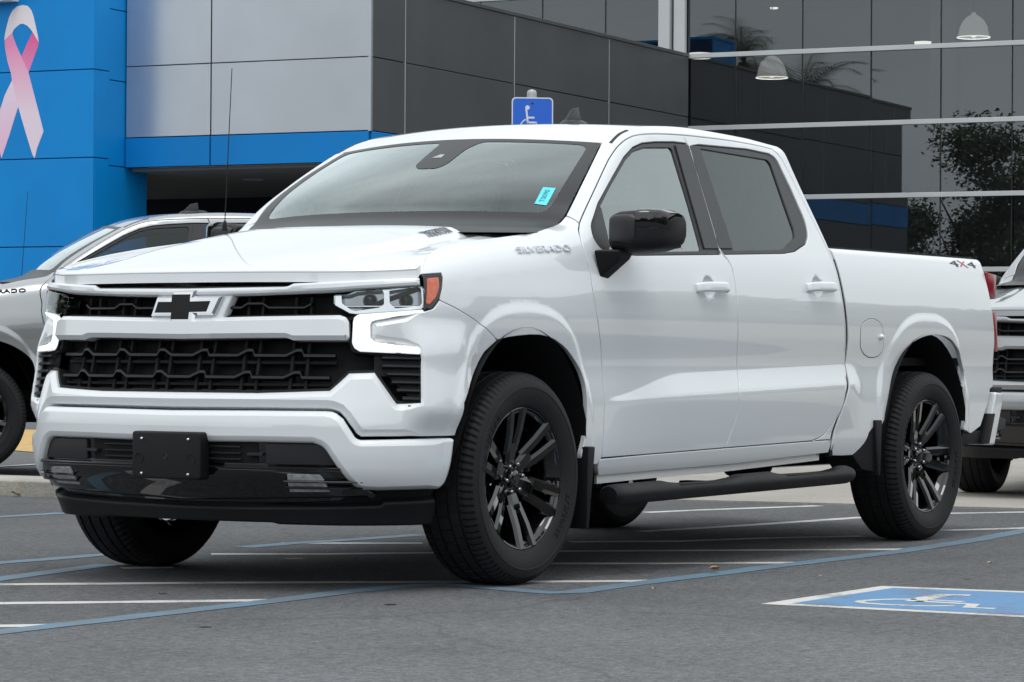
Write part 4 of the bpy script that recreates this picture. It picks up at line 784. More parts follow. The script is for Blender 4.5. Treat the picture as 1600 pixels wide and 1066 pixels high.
    badge('SILVERADO',B[0][0],B[1][0],1.3165,1.3305,.029,'chrome',dep=.008,bold=.012)
    b4=D['badge44']
    du=(b4[1][0]-b4[0][0])
    for i,(t,m) in enumerate((('4','satin'),('X','redbadge'),('4','satin'))):
        badge(t,b4[0][0]+du*(i*.34),b4[0][0]+du*(i*.34+.31),1.382,1.377,.032,m,dep=.002,skew=-.6)
    # maker's word on the dome of the hood
    def hw(p): 
        P,n_=HN(np.array([p[0]]),np.array([p[1]]),p[2]); return Vector(P[0])
    o=text_mesh('lettering','TURBOMAX',1,.003,'dullchrome',T,Matrix(),warp=lambda p:Vector(p))
    xs=[v.co.x for v in o.data.vertices]; ys=[v.co.y for v in o.data.vertices]
    for v in o.data.vertices:
        tx=(v.co.x-min(xs))/(max(xs)-min(xs)); ty=(v.co.y-min(ys))/(max(ys)-min(ys)); v.co=hw((-.055+tx*.17,-.548+(ty-.5)*.045,.003+v.co.z))
    return WF,LT
def build_rest(T):
    # mirrors
    for s in (0,1):
        mir=bool(s)
        b=MB()
        # arm: foot on the door, rising outwards to the head
        V=[(.545,-.968,1.325),(.760,-.968,1.335),(.585,-.975,1.215),(.655,-.975,1.205),
           (.600,-1.06,1.325),(.745,-1.06,1.335),(.612,-1.055,1.285),(.700,-1.055,1.290)]
        b.hexa([V[0],V[1],V[2],V[3],V[4],V[5],V[6],V[7]]); arm=b.build('mirror_arm','plastic',T,bevel=.012,seg=3,mirror=mir)
        def loft(rings,nm,m,par,bev=0.0):
            n=len(rings[0]); V=[p for r in rings for p in r]; F=[(i*n+j,i*n+(j+1)%n,(i+1)*n+(j+1)%n,(i+1)*n+j) for i in range(len(rings)-1) for j in range(n)]+[tuple(range(n))[::-1],tuple((len(rings)-1)*n+j for j in range(n))]
            return MB().add(V,F).build(nm,m,par,mirror=mir,bevel=bev,angle=40)
        def ring(y,x0,x1,z0,z1,p=4.0,n=36):
            r=[]
            for t in np.linspace(0,2*math.pi,n,endpoint=False):
                c_,s_=math.cos(t),math.sin(t); r.append(((x0+x1)/2+(x1-x0)/2*abs(c_)**(2/p)*(1 if c_>0 else -1),y,(z0+z1)/2+(z1-z0)/2*abs(s_)**(2/p)*(1 if s_>0 else -1)))
            return r
        hd=loft([ring(-.985,.655,.80,1.345,1.455),ring(-.995,.628,.83,1.325,1.475),ring(-1.03,.612,.855,1.312,1.487),ring(-1.10,.622,.870,1.315,1.491),ring(-1.155,.645,.880,1.323,1.491),ring(-1.190,.680,.885,1.335,1.487),ring(-1.208,.722,.885,1.352,1.478),ring(-1.215,.770,.880,1.372,1.460)],'mirror_housing','plastic',T)
        loft([ring(-1.118,.628,.80,1.395,1.4955),ring(-1.155,.640,.82,1.397,1.4960),ring(-1.192,.675,.84,1.402,1.492),ring(-1.213,.722,.85,1.410,1.480)],'mirror_lamp','gloss',hd)
        loft([ring(-1.005,.612,.70,1.358,1.463,5),ring(-1.03,.603,.70,1.350,1.470,5),ring(-1.10,.612,.70,1.352,1.472,5),ring(-1.118,.622,.70,1.362,1.464,5)],'mirror_cap','satin',hd)
        MB().box(.872,.892,-1.195,-1.01,1.335,1.470).build('mirror_glass','chrome',hd,bevel=.003,mirror=mir)
        if mir:
            for o_ in (arm,hd): o_.location=(.035,-.045,-.012)
        # side step
        st=MB(); n=20
        def sec(t,i): 
            return (math.cos(t)*1.0,math.sin(t)*1.25)
        xs=[.60,.602,.615,.66,.9,1.02,1.09,1.14,1.58,1.66,1.70,2.00,2.05,2.12,2.60,2.66,2.70,2.76,2.80,2.805]
        rr=[.005,.034,.041,.043,.043,.043,.043,.043,.043,.043,.043,.043,.043,.043,.043,.043,.043,.042,.035,.004]
        cut=[0,0,0,0,0,0,.5,1,1,.7,0,0,.5,1,1,.7,0,0,0,0]
        V=[];F=[];m_=28
        for i,(x,r_,cu) in enumerate(zip(xs,rr,cut)):
            zc=.330+(x-.6)*.0105
            for j in range(m_):
                t=2*math.pi*j/m_; yy=math.cos(t)*r_*1.2; zz=math.sin(t)*r_
                if cu and zz>r_*(1-.5*cu): zz=r_*(1-.5*cu)
                V.append((x,-1.015-yy,zc+zz))
        for i in range(len(xs)-1):
            for j in range(m_): F.append((i*m_+j,i*m_+(j+1)%m_,(i+1)*m_+(j+1)%m_,(i+1)*m_+j))
        F+=[tuple(range(m_)),tuple((len(xs)-1)*m_+j for j in range(m_))[::-1]]
        sp=st.add(V,F).build('side_step','plastic',T,mirror=mir,angle=40)
        for xa,xb in ((1.13,1.60),(2.11,2.62)):
            z=.349+(xa-.6)*.0105; MB().box(xa,xb,-1.062,-.975,z,z+.006).build('step_pad','seal',sp,bevel=.002,mirror=mir)
        for xa in (.95,1.75,2.40): MB().box(xa,xa+.07,-1.0,-.70,.30+(xa-.6)*.0105,.335+(xa-.6)*.0105).build('step_bracket','dark',sp,bevel=.004,mirror=mir)
        # pinch flange under the rocker
        rb=D['rocker_bot']; V=[];F=[]
        pts=[(.66,.402),(1.03,.410),(1.76,.4215),(2.68,.449)]
        for y,dz in ((-.925,0.006),(-.925,-.030),(-.915,-.030),(-.915,.006)): V+=[(x,y,z+dz) for x,z in pts]
        for i in range(4):
            j=(i+1)%4
            for k in range(3): F.append((i*4+k,i*4+k+1,j*4+k+1,j*4+k))
        MB().add(V,F).build('sill_flange','white',T,mirror=mir)
        MB().box(2.715,2.755,-.962,-.80,.435,.565).build('mount_cover','plastic',T,bevel=.01,mirror=mir)
        # mud flaps
        f=MB().hexa([(.432,-1.015,.20),(.445,-.76,.20),(.448,-1.012,.53),(.46,-.76,.53),(.448,-1.018,.20),(.462,-.76,.20),(.500,-1.015,.53),(.51,-.76,.53)]); f.build('mud_flap','plastic',T,bevel=.008,mirror=mir)
        f=MB().hexa([(3.16,-1.0,.335),(3.17,-.76,.335),(3.150,-.99,.60),(3.16,-.76,.60),(3.178,-1.003,.335),(3.19,-.76,.335),(3.215,-.995,.60),(3.225,-.76,.60)]); f.build('mud_flap','plastic',T,bevel=.006,mirror=mir)
        V=[(2.96,-.955,.445),(2.96,-.80,.445),(3.20,-.985,.60),(3.20,-.80,.60),(3.07,-.955,.37),(3.07,-.80,.37),(3.19,-.985,.345),(3.19,-.80,.345)]
        MB().hexa([V[0],V[1],V[2],V[3],V[4],V[5],V[6],V[7]]).build('splash_shield','plastic',T,mirror=mir)
        # wheel housings
        for xc,rx,rz in ((0,.485,.605),(3.715,.495,.615)):
            n=24; V=[];F=[]
            A=[math.pi*(j/(n-1)) for j in range(n)]
            for y in (-.985,-.55): V+=[(xc+rx*math.cos(t),(y if y>-.6 else -.955-.047*float(sstep(.45,.62,.40+rz*math.sin(t)))),.40+rz*math.sin(t)) for t in A]
            F=[(j,j+1,n+j+1,n+j) for j in range(n-1)]
            V+=[(xc+rx,-.965,.40),(xc+rx,-.55,.40),(xc+rx,-.965,.25),(xc+rx,-.55,.25)] if 0 else []
            F.append(tuple(n+j for j in range(n)))
            MB().add(V,F).build('wheel_housing','dark',T,mirror=mir)
        # tail lamp
        MB().hexa([(4.535,-.972,1.225),(4.535,-.80,1.225),(4.528,-.964,1.345),(4.528,-.80,1.345),(4.640,-.960,1.205),(4.640,-.80,1.205),(4.668,-.955,1.335),(4.668,-.80,1.335)]).build('tail_lamp','red',T,bevel=.012,mirror=mir)
        MB().hexa([(4.60,-.974,.935),(4.60,-.80,.935),(4.55,-.974,1.14),(4.55,-.80,1.14),(4.655,-.968,.935),(4.655,-.80,.935),(4.640,-.966,1.14),(4.640,-.80,1.14)]).build('tail_lamp','red',T,bevel=.006,mirror=mir)
        # rear bumper end
        MB().hexa([(4.49,-.972,.455),(4.49,-.60,.455),(4.60,-.985,.725),(4.60,-.60,.725),(4.63,-.965,.45),(4.63,-.60,.45),(4.775,-.955,.72),(4.775,-.60,.72)]).build('rear_bumper','white',T,bevel=.016,seg=3,mirror=mir)
        MB().hexa([(4.44,-.982,.46),(4.44,-.9,.46),(4.515,-.990,.615),(4.515,-.9,.615),(4.52,-.982,.46),(4.52,-.9,.46),(4.575,-.990,.615),(4.575,-.9,.615)]).build('bumper_end_cap','plastic',T,bevel=.004,mirror=mir)
        MB().box(4.63,4.78,-.94,-.60,.722,.752).build('bumper_step','plastic',T,bevel=.008,mirror=mir)
        MB().hexa([(4.60,-.93,.50),(4.60,-.6,.50),(4.66,-.935,.62),(4.66,-.6,.62),(4.92,-.90,.53),(4.92,-.6,.53),(4.92,-.90,.58),(4.92,-.6,.58)]).build('corner_step','plastic',T,bevel=.006,mirror=mir)
        MB().box(4.15,4.48,-.962,-.85,.46,.53).build('bed_lower_trim','plastic',T,bevel=.01,mirror=mir)
    # middle of the rear bumper, tailgate, bed
    MB().box(4.62,4.80,-.60,.60,.50,.73).build('rear_bumper','white',T,bevel=.02)
    tg=MB().box(4.55,4.62,-.79,.79,.76,1.40).build('tailgate','white',T,bevel=.02)
    MB().box(4.608,4.625,-.15,.15,1.24,1.30).build('tailgate_handle','plastic',tg,bevel=.006)
    MB().box(2.87,4.54,-.84,.84,.86,.90).build('bed_floor','dark',T)
    MB().box(2.86,2.90,-.90,.90,.86,1.38).build('bed_front','white',T,bevel=.01)
    for y in (-.90,.82): MB().box(2.90,4.54,y,y+.08,1.10,1.385).build('bed_wall','white',T,bevel=.01)
    for y in (-.975,.835): MB().box(2.92,4.50,y,y+.14,1.02,1.09).build('inner_fender','dark',T)
    # back of the cab
    cr=[(2.690,1.885),(2.705,1.84),(2.733,1.67),(2.766,1.54),(2.792,1.40),(2.797,1.2),(2.81,1.0)]
    e=surf(np.array([p[0] for p in cr]),np.array([p[1] for p in cr])); n=len(cr)
    V=[tuple(p+[0,.006,0]) for p in e]+[(p[0],-p[1]-.006,p[2]) for p in e]
    cb=MB().add(V,[(i,i+1,n+i+1,n+i) for i in range(n-1)]).build('cab_back','white',T)
    MB().hexa([(2.735,-.62,1.47),(2.735,.62,1.47),(2.70,-.58,1.78),(2.70,.58,1.78),(2.79,-.62,1.47),(2.79,.62,1.47),(2.735,-.58,1.78),(2.735,.58,1.78)]).build('rear_window','privacy',cb)
    # underbody, frame, axles
    MB().box(.55,2.72,-.88,.88,.47,.53).build('floor_pan','dark',T)
    for y in (-.42,.34): MB().box(-.75,4.6,y,y+.08,.36,.50).build('frame_rail','dark',T)
    MB().box(-.70,.10,-.50,.50,.36,.40).build('skid_plate','dark',T)
    b=MB(); b.tube([(3.715,-.75,.41),(3.715,.75,.41)],.045,12); b.lathe([(0,-.16),(.11,-.1),(.15,0),(.11,.1),(0,.16)],16,axis='y',o=(3.715,0,.40)); b.build('rear_axle','dark',T)
    b=MB()
    for s in (-1,1): b.hexa([(-.22,s*.40,.36),(.22,s*.40,.36),(-.05,s*.76,.30),(.05,s*.76,.30),(-.22,s*.40,.41),(.22,s*.40,.41),(-.05,s*.76,.34),(.05,s*.76,.34)])
    b.tube([(0,-.75,.41),(0,.75,.41)],.03,10); b.build('front_suspension','dark',T)
    MB().tube([(.0,.60,.33),(.0,.70,.345)],[.045,.03],16).build('ball_joint','steel',T)
    MB().box(2.9,4.4,-.35,.35,.45,.62).build('fuel_tank','dark',T,bevel=.03)
    MB().box(.50,.54,-.90,.90,.45,1.10).build('firewall','dark',T)
    MB().box(-.55,.5,-.55,.55,.55,1.05).build('engine_block','dark',T,bevel=.05)
    # interior
    inte=MB().hexa([(.40,-.84,1.18),(.40,.84,1.18),(.36,-.82,1.385),(.36,.82,1.385),(.95,-.84,1.10),(.95,.84,1.10),(.90,-.82,1.395),(.90,.82,1.395)]).build('dashboard','trim',T,bevel=.03)
    MB().box(.70,.92,-.56,-.24,1.385,1.425).build('gauge_hood','trim',inte,bevel=.02)
    st=MB(); cy=-.40
    for k in range(24):
        pass
    ring=[(.98+.075*math.sin(t),cy+.185*math.cos(t),1.30+.17*math.sin(t)) for t in np.linspace(0,2*math.pi,25)]
    st.tube(ring,.016,8,caps=False); st.tube([(.90,cy,1.24),(.98,cy,1.30)],.05,10); sw=st.build('steering_wheel','trimdark',T)
    for x,ys,w_ in ((1.45,(-.40,.40),.27),(2.30,(-.45,.45),.34)):
        for y in ys:
            s_=MB().hexa([(x+.16,y-w_,.95),(x+.16,y+w_,.95),(x+.30,y-w_*.85,1.52),(x+.30,y+w_*.85,1.52),(x+.30,y-w_,.95),(x+.30,y+w_,.95),(x+.38,y-w_*.85,1.52),(x+.38,y+w_*.85,1.52)]).build('seat','seat',T,bevel=.045,seg=3)
            MB().box(x-.35,x+.25,y-w_,y+w_,.88,1.03).build('seat_cushion','seat',s_,bevel=.04,seg=3)
            if x<2: MB().hexa([(x+.26,y-.13,1.57),(x+.26,y+.13,1.57),(x+.30,y-.12,1.74),(x+.30,y+.12,1.74),(x+.35,y-.13,1.57),(x+.35,y+.13,1.57),(x+.38,y-.12,1.74),(x+.38,y+.12,1.74)]).build('head_rest','seat',s_,bevel=.035,seg=3)
            else: MB().hexa([(x+.24,y-.13,1.55),(x+.24,y+.13,1.55),(x+.27,y-.12,1.68),(x+.27,y+.12,1.68),(x+.31,y-.13,1.55),(x+.31,y+.13,1.55),(x+.33,y-.12,1.68),(x+.33,y+.12,1.68)]).build('head_rest','seat',s_,bevel=.03,seg=3)
    MB().box(1.3,2.64,-.60,.60,1.845,1.855).build('headliner','trim',T)
    MB().box(.6,2.7,-.86,.86,.80,.84).build('cabin_floor','trimdark',T)
    for s in (-1,1): MB().box(.85,2.62,min(s*.905,s*.86),max(s*.905,s*.86),.84,1.30).build('door_card','trimdark',T)
    MB().box(1.03,1.08,-.12,.12,1.685,1.745).build('inner_mirror','trimdark',T,bevel=.01)
    # wheels
    for x in (0,3.745):
        for s in (0,1):
            pass
    w=build_wheel('wheel',T,(0,-.872,.4155),False)
    ch=list(w.children)
    for x,y,fl,rot in ((3.745,-.872,False,-17),(0,.872,True,25),(3.745,.872,True,8)):
        c=w.copy(); COL.objects.link(c); c.parent=T; c.location=(x,y,.4155); c.rotation_euler=(0,R(rot),math.pi if fl else 0)
        for k in ch:
            d=k.copy(); COL.objects.link(d); d.parent=c
# ---------------------------------------------------------------- more materials
def wall_mat(name,col,rough,metal,var=.05,coat=0):
    m=mat(name,col,rough,metal=metal,coat=coat,noise=(.9,var),tone=(3,.05),spec=.3); return m
M['panel_grey']=wall_mat('metallic_grey_panel',(.55,.585,.63),.30,.7,.04)
M['panel_dark']=wall_mat('dark_grey_panel',(.125,.132,.14),.36,.4,.08)
M['panel_blue']=wall_mat('blue_panel',(.0,.26,.70),.5,.0,.05)
M['band_blue']=wall_mat('blue_band',(.0,.22,.62),.5,.0,.05)
M['joint']=mat('panel_joint',(.02,.022,.025),.7)
M['joint_blue']=mat('blue_joint',(.0,.03,.12),.7)
M['soffit']=mat('soffit',(.30,.295,.28),.8,noise=(2,.05))
M['frame']=mat('window_frame',(.55,.57,.58),.4,noise=(2,.05))
M['jointdark']=mat('glazing_gasket',(.01,.011,.012),.5)
M['curtain']=glass('curtain_glass',(.44,.45,.46),1.62,1.8,refl=(.90,.96,1.0))
M['lobby']=mat('lobby_wall',(.6,.61,.62),.8,noise=(.5,.25))
M['lobbydark']=mat('lobby_floor',(.22,.22,.23),.4)
M['lampglass']=mat('lamp_glass',(.35,.36,.36),.3,coat=.6,emit=(1,.98,.9),es=.8)
M['lamplit']=mat('lamp_light',(.9,.9,.85),.4,emit=(1,.97,.85),es=4.5)
M['whitepaint']=mat('white_metal',(.75,.76,.76),.4)
M['signblue']=mat('sign_blue',(.0,.12,.66),.35,coat=.4)
M['signwhite']=mat('sign_white',(.72,.76,.82),.4)
M['galv']=mat('galvanised',(.42,.43,.43),.45,metal=.4,noise=(20,.15))
def leafmat(name,c,v=.35):
    m=mat(name,c,.55,noise=(1.5,v)); return m
M['leaf']=leafmat('leaf',(.085,.12,.05)); M['palm']=leafmat('palm_leaf',(.06,.08,.035)); M['bark']=mat('bark',(.12,.09,.065),.9,noise=(6,.3),bump=(20,.6))
M['dryleaf']=mat('dry_leaf',(.33,.17,.09),.7,noise=(40,.3)); M['dryleaf2']=mat('pale_leaf',(.5,.42,.3),.7)
M['pink0']=mat('ribbon_pale',(.90,.82,.87),.5); M['pink1']=mat('ribbon_light_pink',(.80,.55,.68),.5)
def gradient(name,c0,c1,z0,z1):
    m=mat(name,c0,.5); t=m.node_tree; tc=t.nodes.new('ShaderNodeTexCoord'); sp=t.nodes.new('ShaderNodeSeparateXYZ'); r=t.nodes.new('ShaderNodeMapRange'); x=t.nodes.new('ShaderNodeMix'); x.data_type='RGBA'
    r.inputs[1].default_value=z0; r.inputs[2].default_value=z1; x.inputs[6].default_value=(*c0,1); x.inputs[7].default_value=(*c1,1)
    t.links.new(tc.outputs['Object'],sp.inputs[0]); t.links.new(sp.outputs[2],r.inputs[0]); t.links.new(r.outputs[0],x.inputs[0]); t.links.new(x.outputs[2],t.nodes['Principled BSDF'].inputs['Base Color']); return m
M['print_a']=gradient('ribbon_print_strand',(.90,.74,.86),(.92,.32,.56),4.6,5.65)
M['print_b']=gradient('ribbon_print_back',(.85,.30,.55),(.84,.12,.36),5.2,5.8)
M['print_c']=gradient('ribbon_print_tail',(.92,.55,.76),(.88,.74,.88),4.0,5.0)
# asphalt: aggregate, patches, oil
def ground_mat(name,base,agg,patch,rough,bump,warm=(1,1,1),stain=0):
    m=bpy.data.materials.new(name); m.use_nodes=True; t=m.node_tree; b=t.nodes['Principled BSDF']; L=t.links.new
    def nd(k,**a):
        n=t.nodes.new(k)
        for p,q in a.items(): setattr(n,p,q)
        return n
    tc=nd('ShaderNodeTexCoord')
    def noise(s,d,r=.6,sc=None):
        n=nd('ShaderNodeTexNoise'); n.inputs['Scale'].default_value=s; n.inputs['Detail'].default_value=d; n.inputs['Roughness'].default_value=r
        if sc: mp=nd('ShaderNodeMapping'); mp.inputs['Scale'].default_value=sc; L(tc.outputs['Object'],mp.inputs[0]); L(mp.outputs[0],n.inputs[0])
        else: L(tc.outputs['Object'],n.inputs[0])
        return n
    def rng(n,a,b_,c,d_):
        r=nd('ShaderNodeMapRange'); r.inputs[1].default_value=a; r.inputs[2].default_value=b_; r.inputs[3].default_value=c; r.inputs[4].default_value=d_; L(n.outputs[0],r.inputs[0]); return r
    fine=rng(noise(85,3,.75),.3,.7,1-agg,1+agg); mid=rng(noise(24,4,.7),.3,.7,1-agg*.75,1+agg*.75); big=rng(noise(.35,5,.6),.35,.65,1-patch,1+patch); big2=rng(noise(1.6,4,.6),.35,.65,1-patch*.6,1+patch*.6)
    def mul(a,c):
        q=nd('ShaderNodeMath',operation='MULTIPLY'); L(a.outputs[0],q.inputs[0]); L(c.outputs[0],q.inputs[1]); return q
    v=mul(mul(fine,mid),mul(big,big2))
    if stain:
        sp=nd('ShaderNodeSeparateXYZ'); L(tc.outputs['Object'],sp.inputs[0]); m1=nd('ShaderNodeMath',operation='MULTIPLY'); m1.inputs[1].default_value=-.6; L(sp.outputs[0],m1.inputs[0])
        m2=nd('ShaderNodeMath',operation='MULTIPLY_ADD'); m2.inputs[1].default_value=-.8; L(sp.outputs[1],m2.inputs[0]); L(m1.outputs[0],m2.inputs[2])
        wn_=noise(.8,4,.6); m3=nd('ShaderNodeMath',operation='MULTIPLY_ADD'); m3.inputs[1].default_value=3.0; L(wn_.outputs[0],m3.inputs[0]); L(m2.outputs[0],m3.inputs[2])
        shade_ramp=rng(m3,2.2,5.6,1,1.36); v=mul(v,shade_ramp)   # painted tone ramp: paler foreground, darker by the truck to imitate its shade
        st=rng(noise(1.1,4,.6),.56,.70,1,1-stain); v=mul(v,st)
        st2=rng(noise(5,3,.55),.66,.72,1,1-stain*.9); v=mul(v,st2)
        fl=rng(noise(60,2,.5),.73,.78,1,1.9); v=mul(v,fl)
        wv=noise(1.3,4,.6); mpx=nd('ShaderNodeMix',data_type='RGBA'); mpx.inputs[0].default_value=.35; L(tc.outputs['Object'],mpx.inputs[6]); L(wv.outputs[1],mpx.inputs[7])
        vc=nd('ShaderNodeTexVoronoi',feature='DISTANCE_TO_EDGE'); vc.inputs['Scale'].default_value=.55; L(mpx.outputs[2],vc.inputs[0])
        ck=nd('ShaderNodeMapRange'); ck.inputs[1].default_value=.002; ck.inputs[2].default_value=.007; ck.inputs[3].default_value=.80; ck.inputs[4].default_value=1; L(vc.outputs[0],ck.inputs[0]); v=mul(v,ck)
    sc_=nd('ShaderNodeVectorMath',operation='SCALE'); sc_.inputs[0].default_value=tuple(base*w_ for w_ in warm); L(v.outputs[0],sc_.inputs['Scale']); L(sc_.outputs[0],b.inputs['Base Color'])
    b.inputs['Roughness'].default_value=rough; b.inputs['Specular IOR Level'].default_value=.35
    vo=nd('ShaderNodeTexVoronoi'); vo.inputs['Scale'].default_value=95; L(tc.outputs['Object'],vo.inputs[0])
    bp=nd('ShaderNodeBump'); bp.inputs['Strength'].default_value=bump; bp.inputs['Distance'].default_value=.006; L(vo.outputs[0],bp.inputs['Height']); L(bp.outputs[0],b.inputs['Normal'])
    return m
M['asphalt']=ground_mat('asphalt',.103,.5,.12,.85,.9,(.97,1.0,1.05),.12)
M['asphalt2']=ground_mat('far_asphalt',.13,.3,.10,.9,.5)
M['concrete']=ground_mat('concrete',.33,.12,.10,.9,.3,(1.07,1.0,.90))
M['kerb']=ground_mat('kerb_concrete',.36,.15,.22,.9,.5,(1.05,1.0,.88),.3)
def paint_mat(name,col,wear,under=(.13,.13,.135)):
    m=bpy.data.materials.new(name); m.use_nodes=True; t=m.node_tree; b=t.nodes['Principled BSDF']; L=t.links.new; tc=t.nodes.new('ShaderNodeTexCoord')
    n=t.nodes.new('ShaderNodeTexNoise'); n.inputs['Scale'].default_value=38; n.inputs['Detail'].default_value=6; n.inputs['Roughness'].default_value=.75
    n2=t.nodes.new('ShaderNodeTexNoise'); n2.inputs['Scale'].default_value=3.5; n2.inputs['Detail'].default_value=4
    a=t.nodes.new('ShaderNodeMath'); a.operation='ADD'; L(tc.outputs['Object'],n.inputs[0]); L(tc.outputs['Object'],n2.inputs[0]); L(n.outputs[0],a.inputs[0]); L(n2.outputs[0],a.inputs[1])
    r=t.nodes.new('ShaderNodeMapRange'); r.inputs[1].default_value=1.30-wear; r.inputs[2].default_value=1.42-wear; L(a.outputs[0],r.inputs[0])
    x=t.nodes.new('ShaderNodeMix'); x.data_type='RGBA'; x.inputs[6].default_value=(*col,1); x.inputs[7].default_value=(*[.45*c+.55*u for c,u in zip(col,under)],1); L(r.outputs[0],x.inputs[0]); L(x.outputs[2],b.inputs['Base Color'])
    b.inputs['Roughness'].default_value=.75; 
    bp=t.nodes.new('ShaderNodeBump'); bp.inputs['Strength'].default_value=.4; bp.inputs['Distance'].default_value=.004; L(n.outputs[0],bp.inputs['Height']); L(bp.outputs[0],b.inputs['Normal'])
    return m
M['line_white']=paint_mat('white_line_paint',(.56,.555,.53),.28)
M['line_blue']=paint_mat('blue_line_paint',(.115,.20,.275),.34)
M['field_blue']=paint_mat('blue_field_paint',(.10,.235,.43),.27)
M['line_yellow']=paint_mat('yellow_paint',(.55,.36,.12),.25)
M['tar']=mat('tar_spot',(.02,.02,.02),.5)
# ---------------------------------------------------------------- ground
def sheet(name,poly,z,m,parent=None,kind='structure'):
    o=mk(name,[(x,y,z) for x,y in poly],[tuple(range(len(poly)))],m,parent,smooth=False)
    if o.data.polygons[0].normal.z<0: o.data.flip_normals()
    if kind and parent is None: o['kind']=kind
    return o
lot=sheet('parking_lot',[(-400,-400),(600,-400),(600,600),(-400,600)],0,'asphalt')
lot['label']='dark grey asphalt of the parking lot'
def line(name,pts,wd,z,m,parent=lot,rag=.004):
    rnd_=random.Random(len(pts)*7+int(abs(pts[0][0])*100))
    P=[Vector((x,y)) for x,y in pts]; Q=[]
    for a,b in zip(P[:-1],P[1:]):
        n=max(1,int((b-a).length/.10))
        for i in range(n): Q.append(a.lerp(b,i/n))
    Q.append(P[-1]); Lf=[];Rt=[]
    for i,q in enumerate(Q):
        d=(Q[min(i+1,len(Q)-1)]-Q[max(i-1,0)]).normalized(); n=Vector((-d.y,d.x))
        Lf.append(q+n*(wd/2+rnd_.uniform(-rag,rag))); Rt.append(q-n*(wd/2+rnd_.uniform(-rag,rag)))
    V=[(p.x,p.y,z) for p in Lf]+[(p.x,p.y,z) for p in Rt]; n=len(Q)
    F=[(i,n+i,n+i+1,i+1) for i in range(n-1)]
    return mk(name,V,F,m,parent,smooth=False)
G=GROUND
for k in ('w1','w2','w3','w4','w5','w6','w7','w8','w9','w10','w11','w12'): line('painted_line',G[k],.098,.001,'line_white')
for k in ('blue_a','blue_b','blue_c','blue_d','blue_e'): line('painted_line',G[k],.115,.002,'line_blue')
hA,hB,hC,hD=(-.264,-2.167),(.805,-2.141),(.97,-3.27),(-.222,-3.27)
def inq(k): 
    c=Vector(((hA[0]+hB[0]+hC[0]+hD[0])/4,(hA[1]+hB[1]+hC[1]+hD[1])/4)); return [tuple(c+(Vector(p)-c)*k) for p in (hA,hB,hC,hD)]
sheet('painted_border',[hA,hB,hC,hD],.001,'line_white',lot); 
pb=[(hA[0]+.085,hA[1]-.085),(hB[0]-.075,hB[1]-.085),(hC[0]-.09,hC[1]+.085),(hD[0]+.075,hD[1]+.085)]
sheet('painted_field',pb,.002,'field_blue',lot)
for k,wd in (('s1',.045),('s2',.075),('s3',.045),('s4',.05)): line('painted_symbol',G[k],wd,.003,'line_white')
sheet('painted_patch',G['yellow'],.010,'line_yellow',lot)
line('painted_line',G['wfar'],.09,.010,'line_white')
ap=MB().prism([(30,-30),(9.2,-9),(7.15,-2.2),(6.945,-.35),(6.71,1.2),(6.50,2.25),(6.1,3.3),(5.5,4.1),(30,4.1)],lambda x,y:(x,y,-.05),lambda x,y:(x,y,.012)).build('concrete_apron','concrete'); ap['kind']='structure'; ap['label']='pale concrete driveway apron behind the lot'
kb=MB()
kb.prism([(4.44,4.55),(4.44,30),(5.05,30),(5.05,4.75),(4.9,4.55)],lambda x,y:(x,y,-.05),lambda x,y:(x,y,.10)); kb=kb.build('kerb','kerb',bevel=.02,seg=3); kb['kind']='structure'; kb['label']='weathered concrete kerb along the edge of the lot'
far=sheet('driveway',[(5.05,4.2),(60,4.2),(60,60),(5.05,60)],.004,'asphalt2')
# fallen leaves and spots
rl=random.Random(5)
def leaf(x,y,s,m,label):
    n=7; V=[(x,y,.016)]; a0=rl.random()*6
    for i in range(n):
        t=a0+i*2*math.pi/n; r=s*(.55+.45*rl.random())*(1 if i%2 else .6); V.append((x+r*math.cos(t),y+r*math.sin(t)*.7,.014+.4*s*rl.random()))
    o=mk('fallen_leaf',V,[(0,i+1,(i+1)%n+1) for i in range(n)],m,None,smooth=False)
    tag(o,label,'leaf',None); return o
lv=G['leaf']
leaf(*lv[0],.045,'dryleaf','brown fallen leaf beside the blue line right of the front wheel')
leaf(*lv[1],.022,'dryleaf2','small pale leaf on open asphalt below the front bumper')
leaf(lv[2][0]-.45,lv[2][1],.05,'dryleaf','brown leaf lying nearest the truck at the kerb foot')
leaf(lv[3][0]-.46,lv[3][1]+.15,.045,'dryleaf2','pale leaf lying farther left at the kerb foot')
leaf(*lv[5],.018,'dryleaf2','tiny pale scrap on the asphalt left of the blue field')
leaf(*lv[8],.03,'dryleaf2','pale leaf on the asphalt in front of the rear wheel')
for i in range(5): pass
for i,(x,y) in enumerate(G['spots']):
    n=11; s=(.06,.03,.028,.03,.022,.02)[i]; pts=[(x+s*(.5+rl.random()*.6)*math.cos(t),y+s*(.5+rl.random()*.6)*math.sin(t)) for t in np.linspace(0,6.28,n,endpoint=False)]
    sheet('tar_spot',pts,.0012,'tar',lot)
# ---------------------------------------------------------------- dealership building, local axes: x = away, y = left
BA=6.3; BC=(26.7835,18.5578)
bd=empty('dealership_building',(BC[0],BC[1],0),R(BA),'grey and blue panelled showroom building with a tall glass front','building')
rp=random.Random(3)
def slab(name,a0,a1,b0,b1,z0,z1,m,parent=bd,bevel=.004): return MB().box(a0,a1,b0,b1,z0,z1).build(name,m,parent,bevel=bevel,seg=1)
g=.012
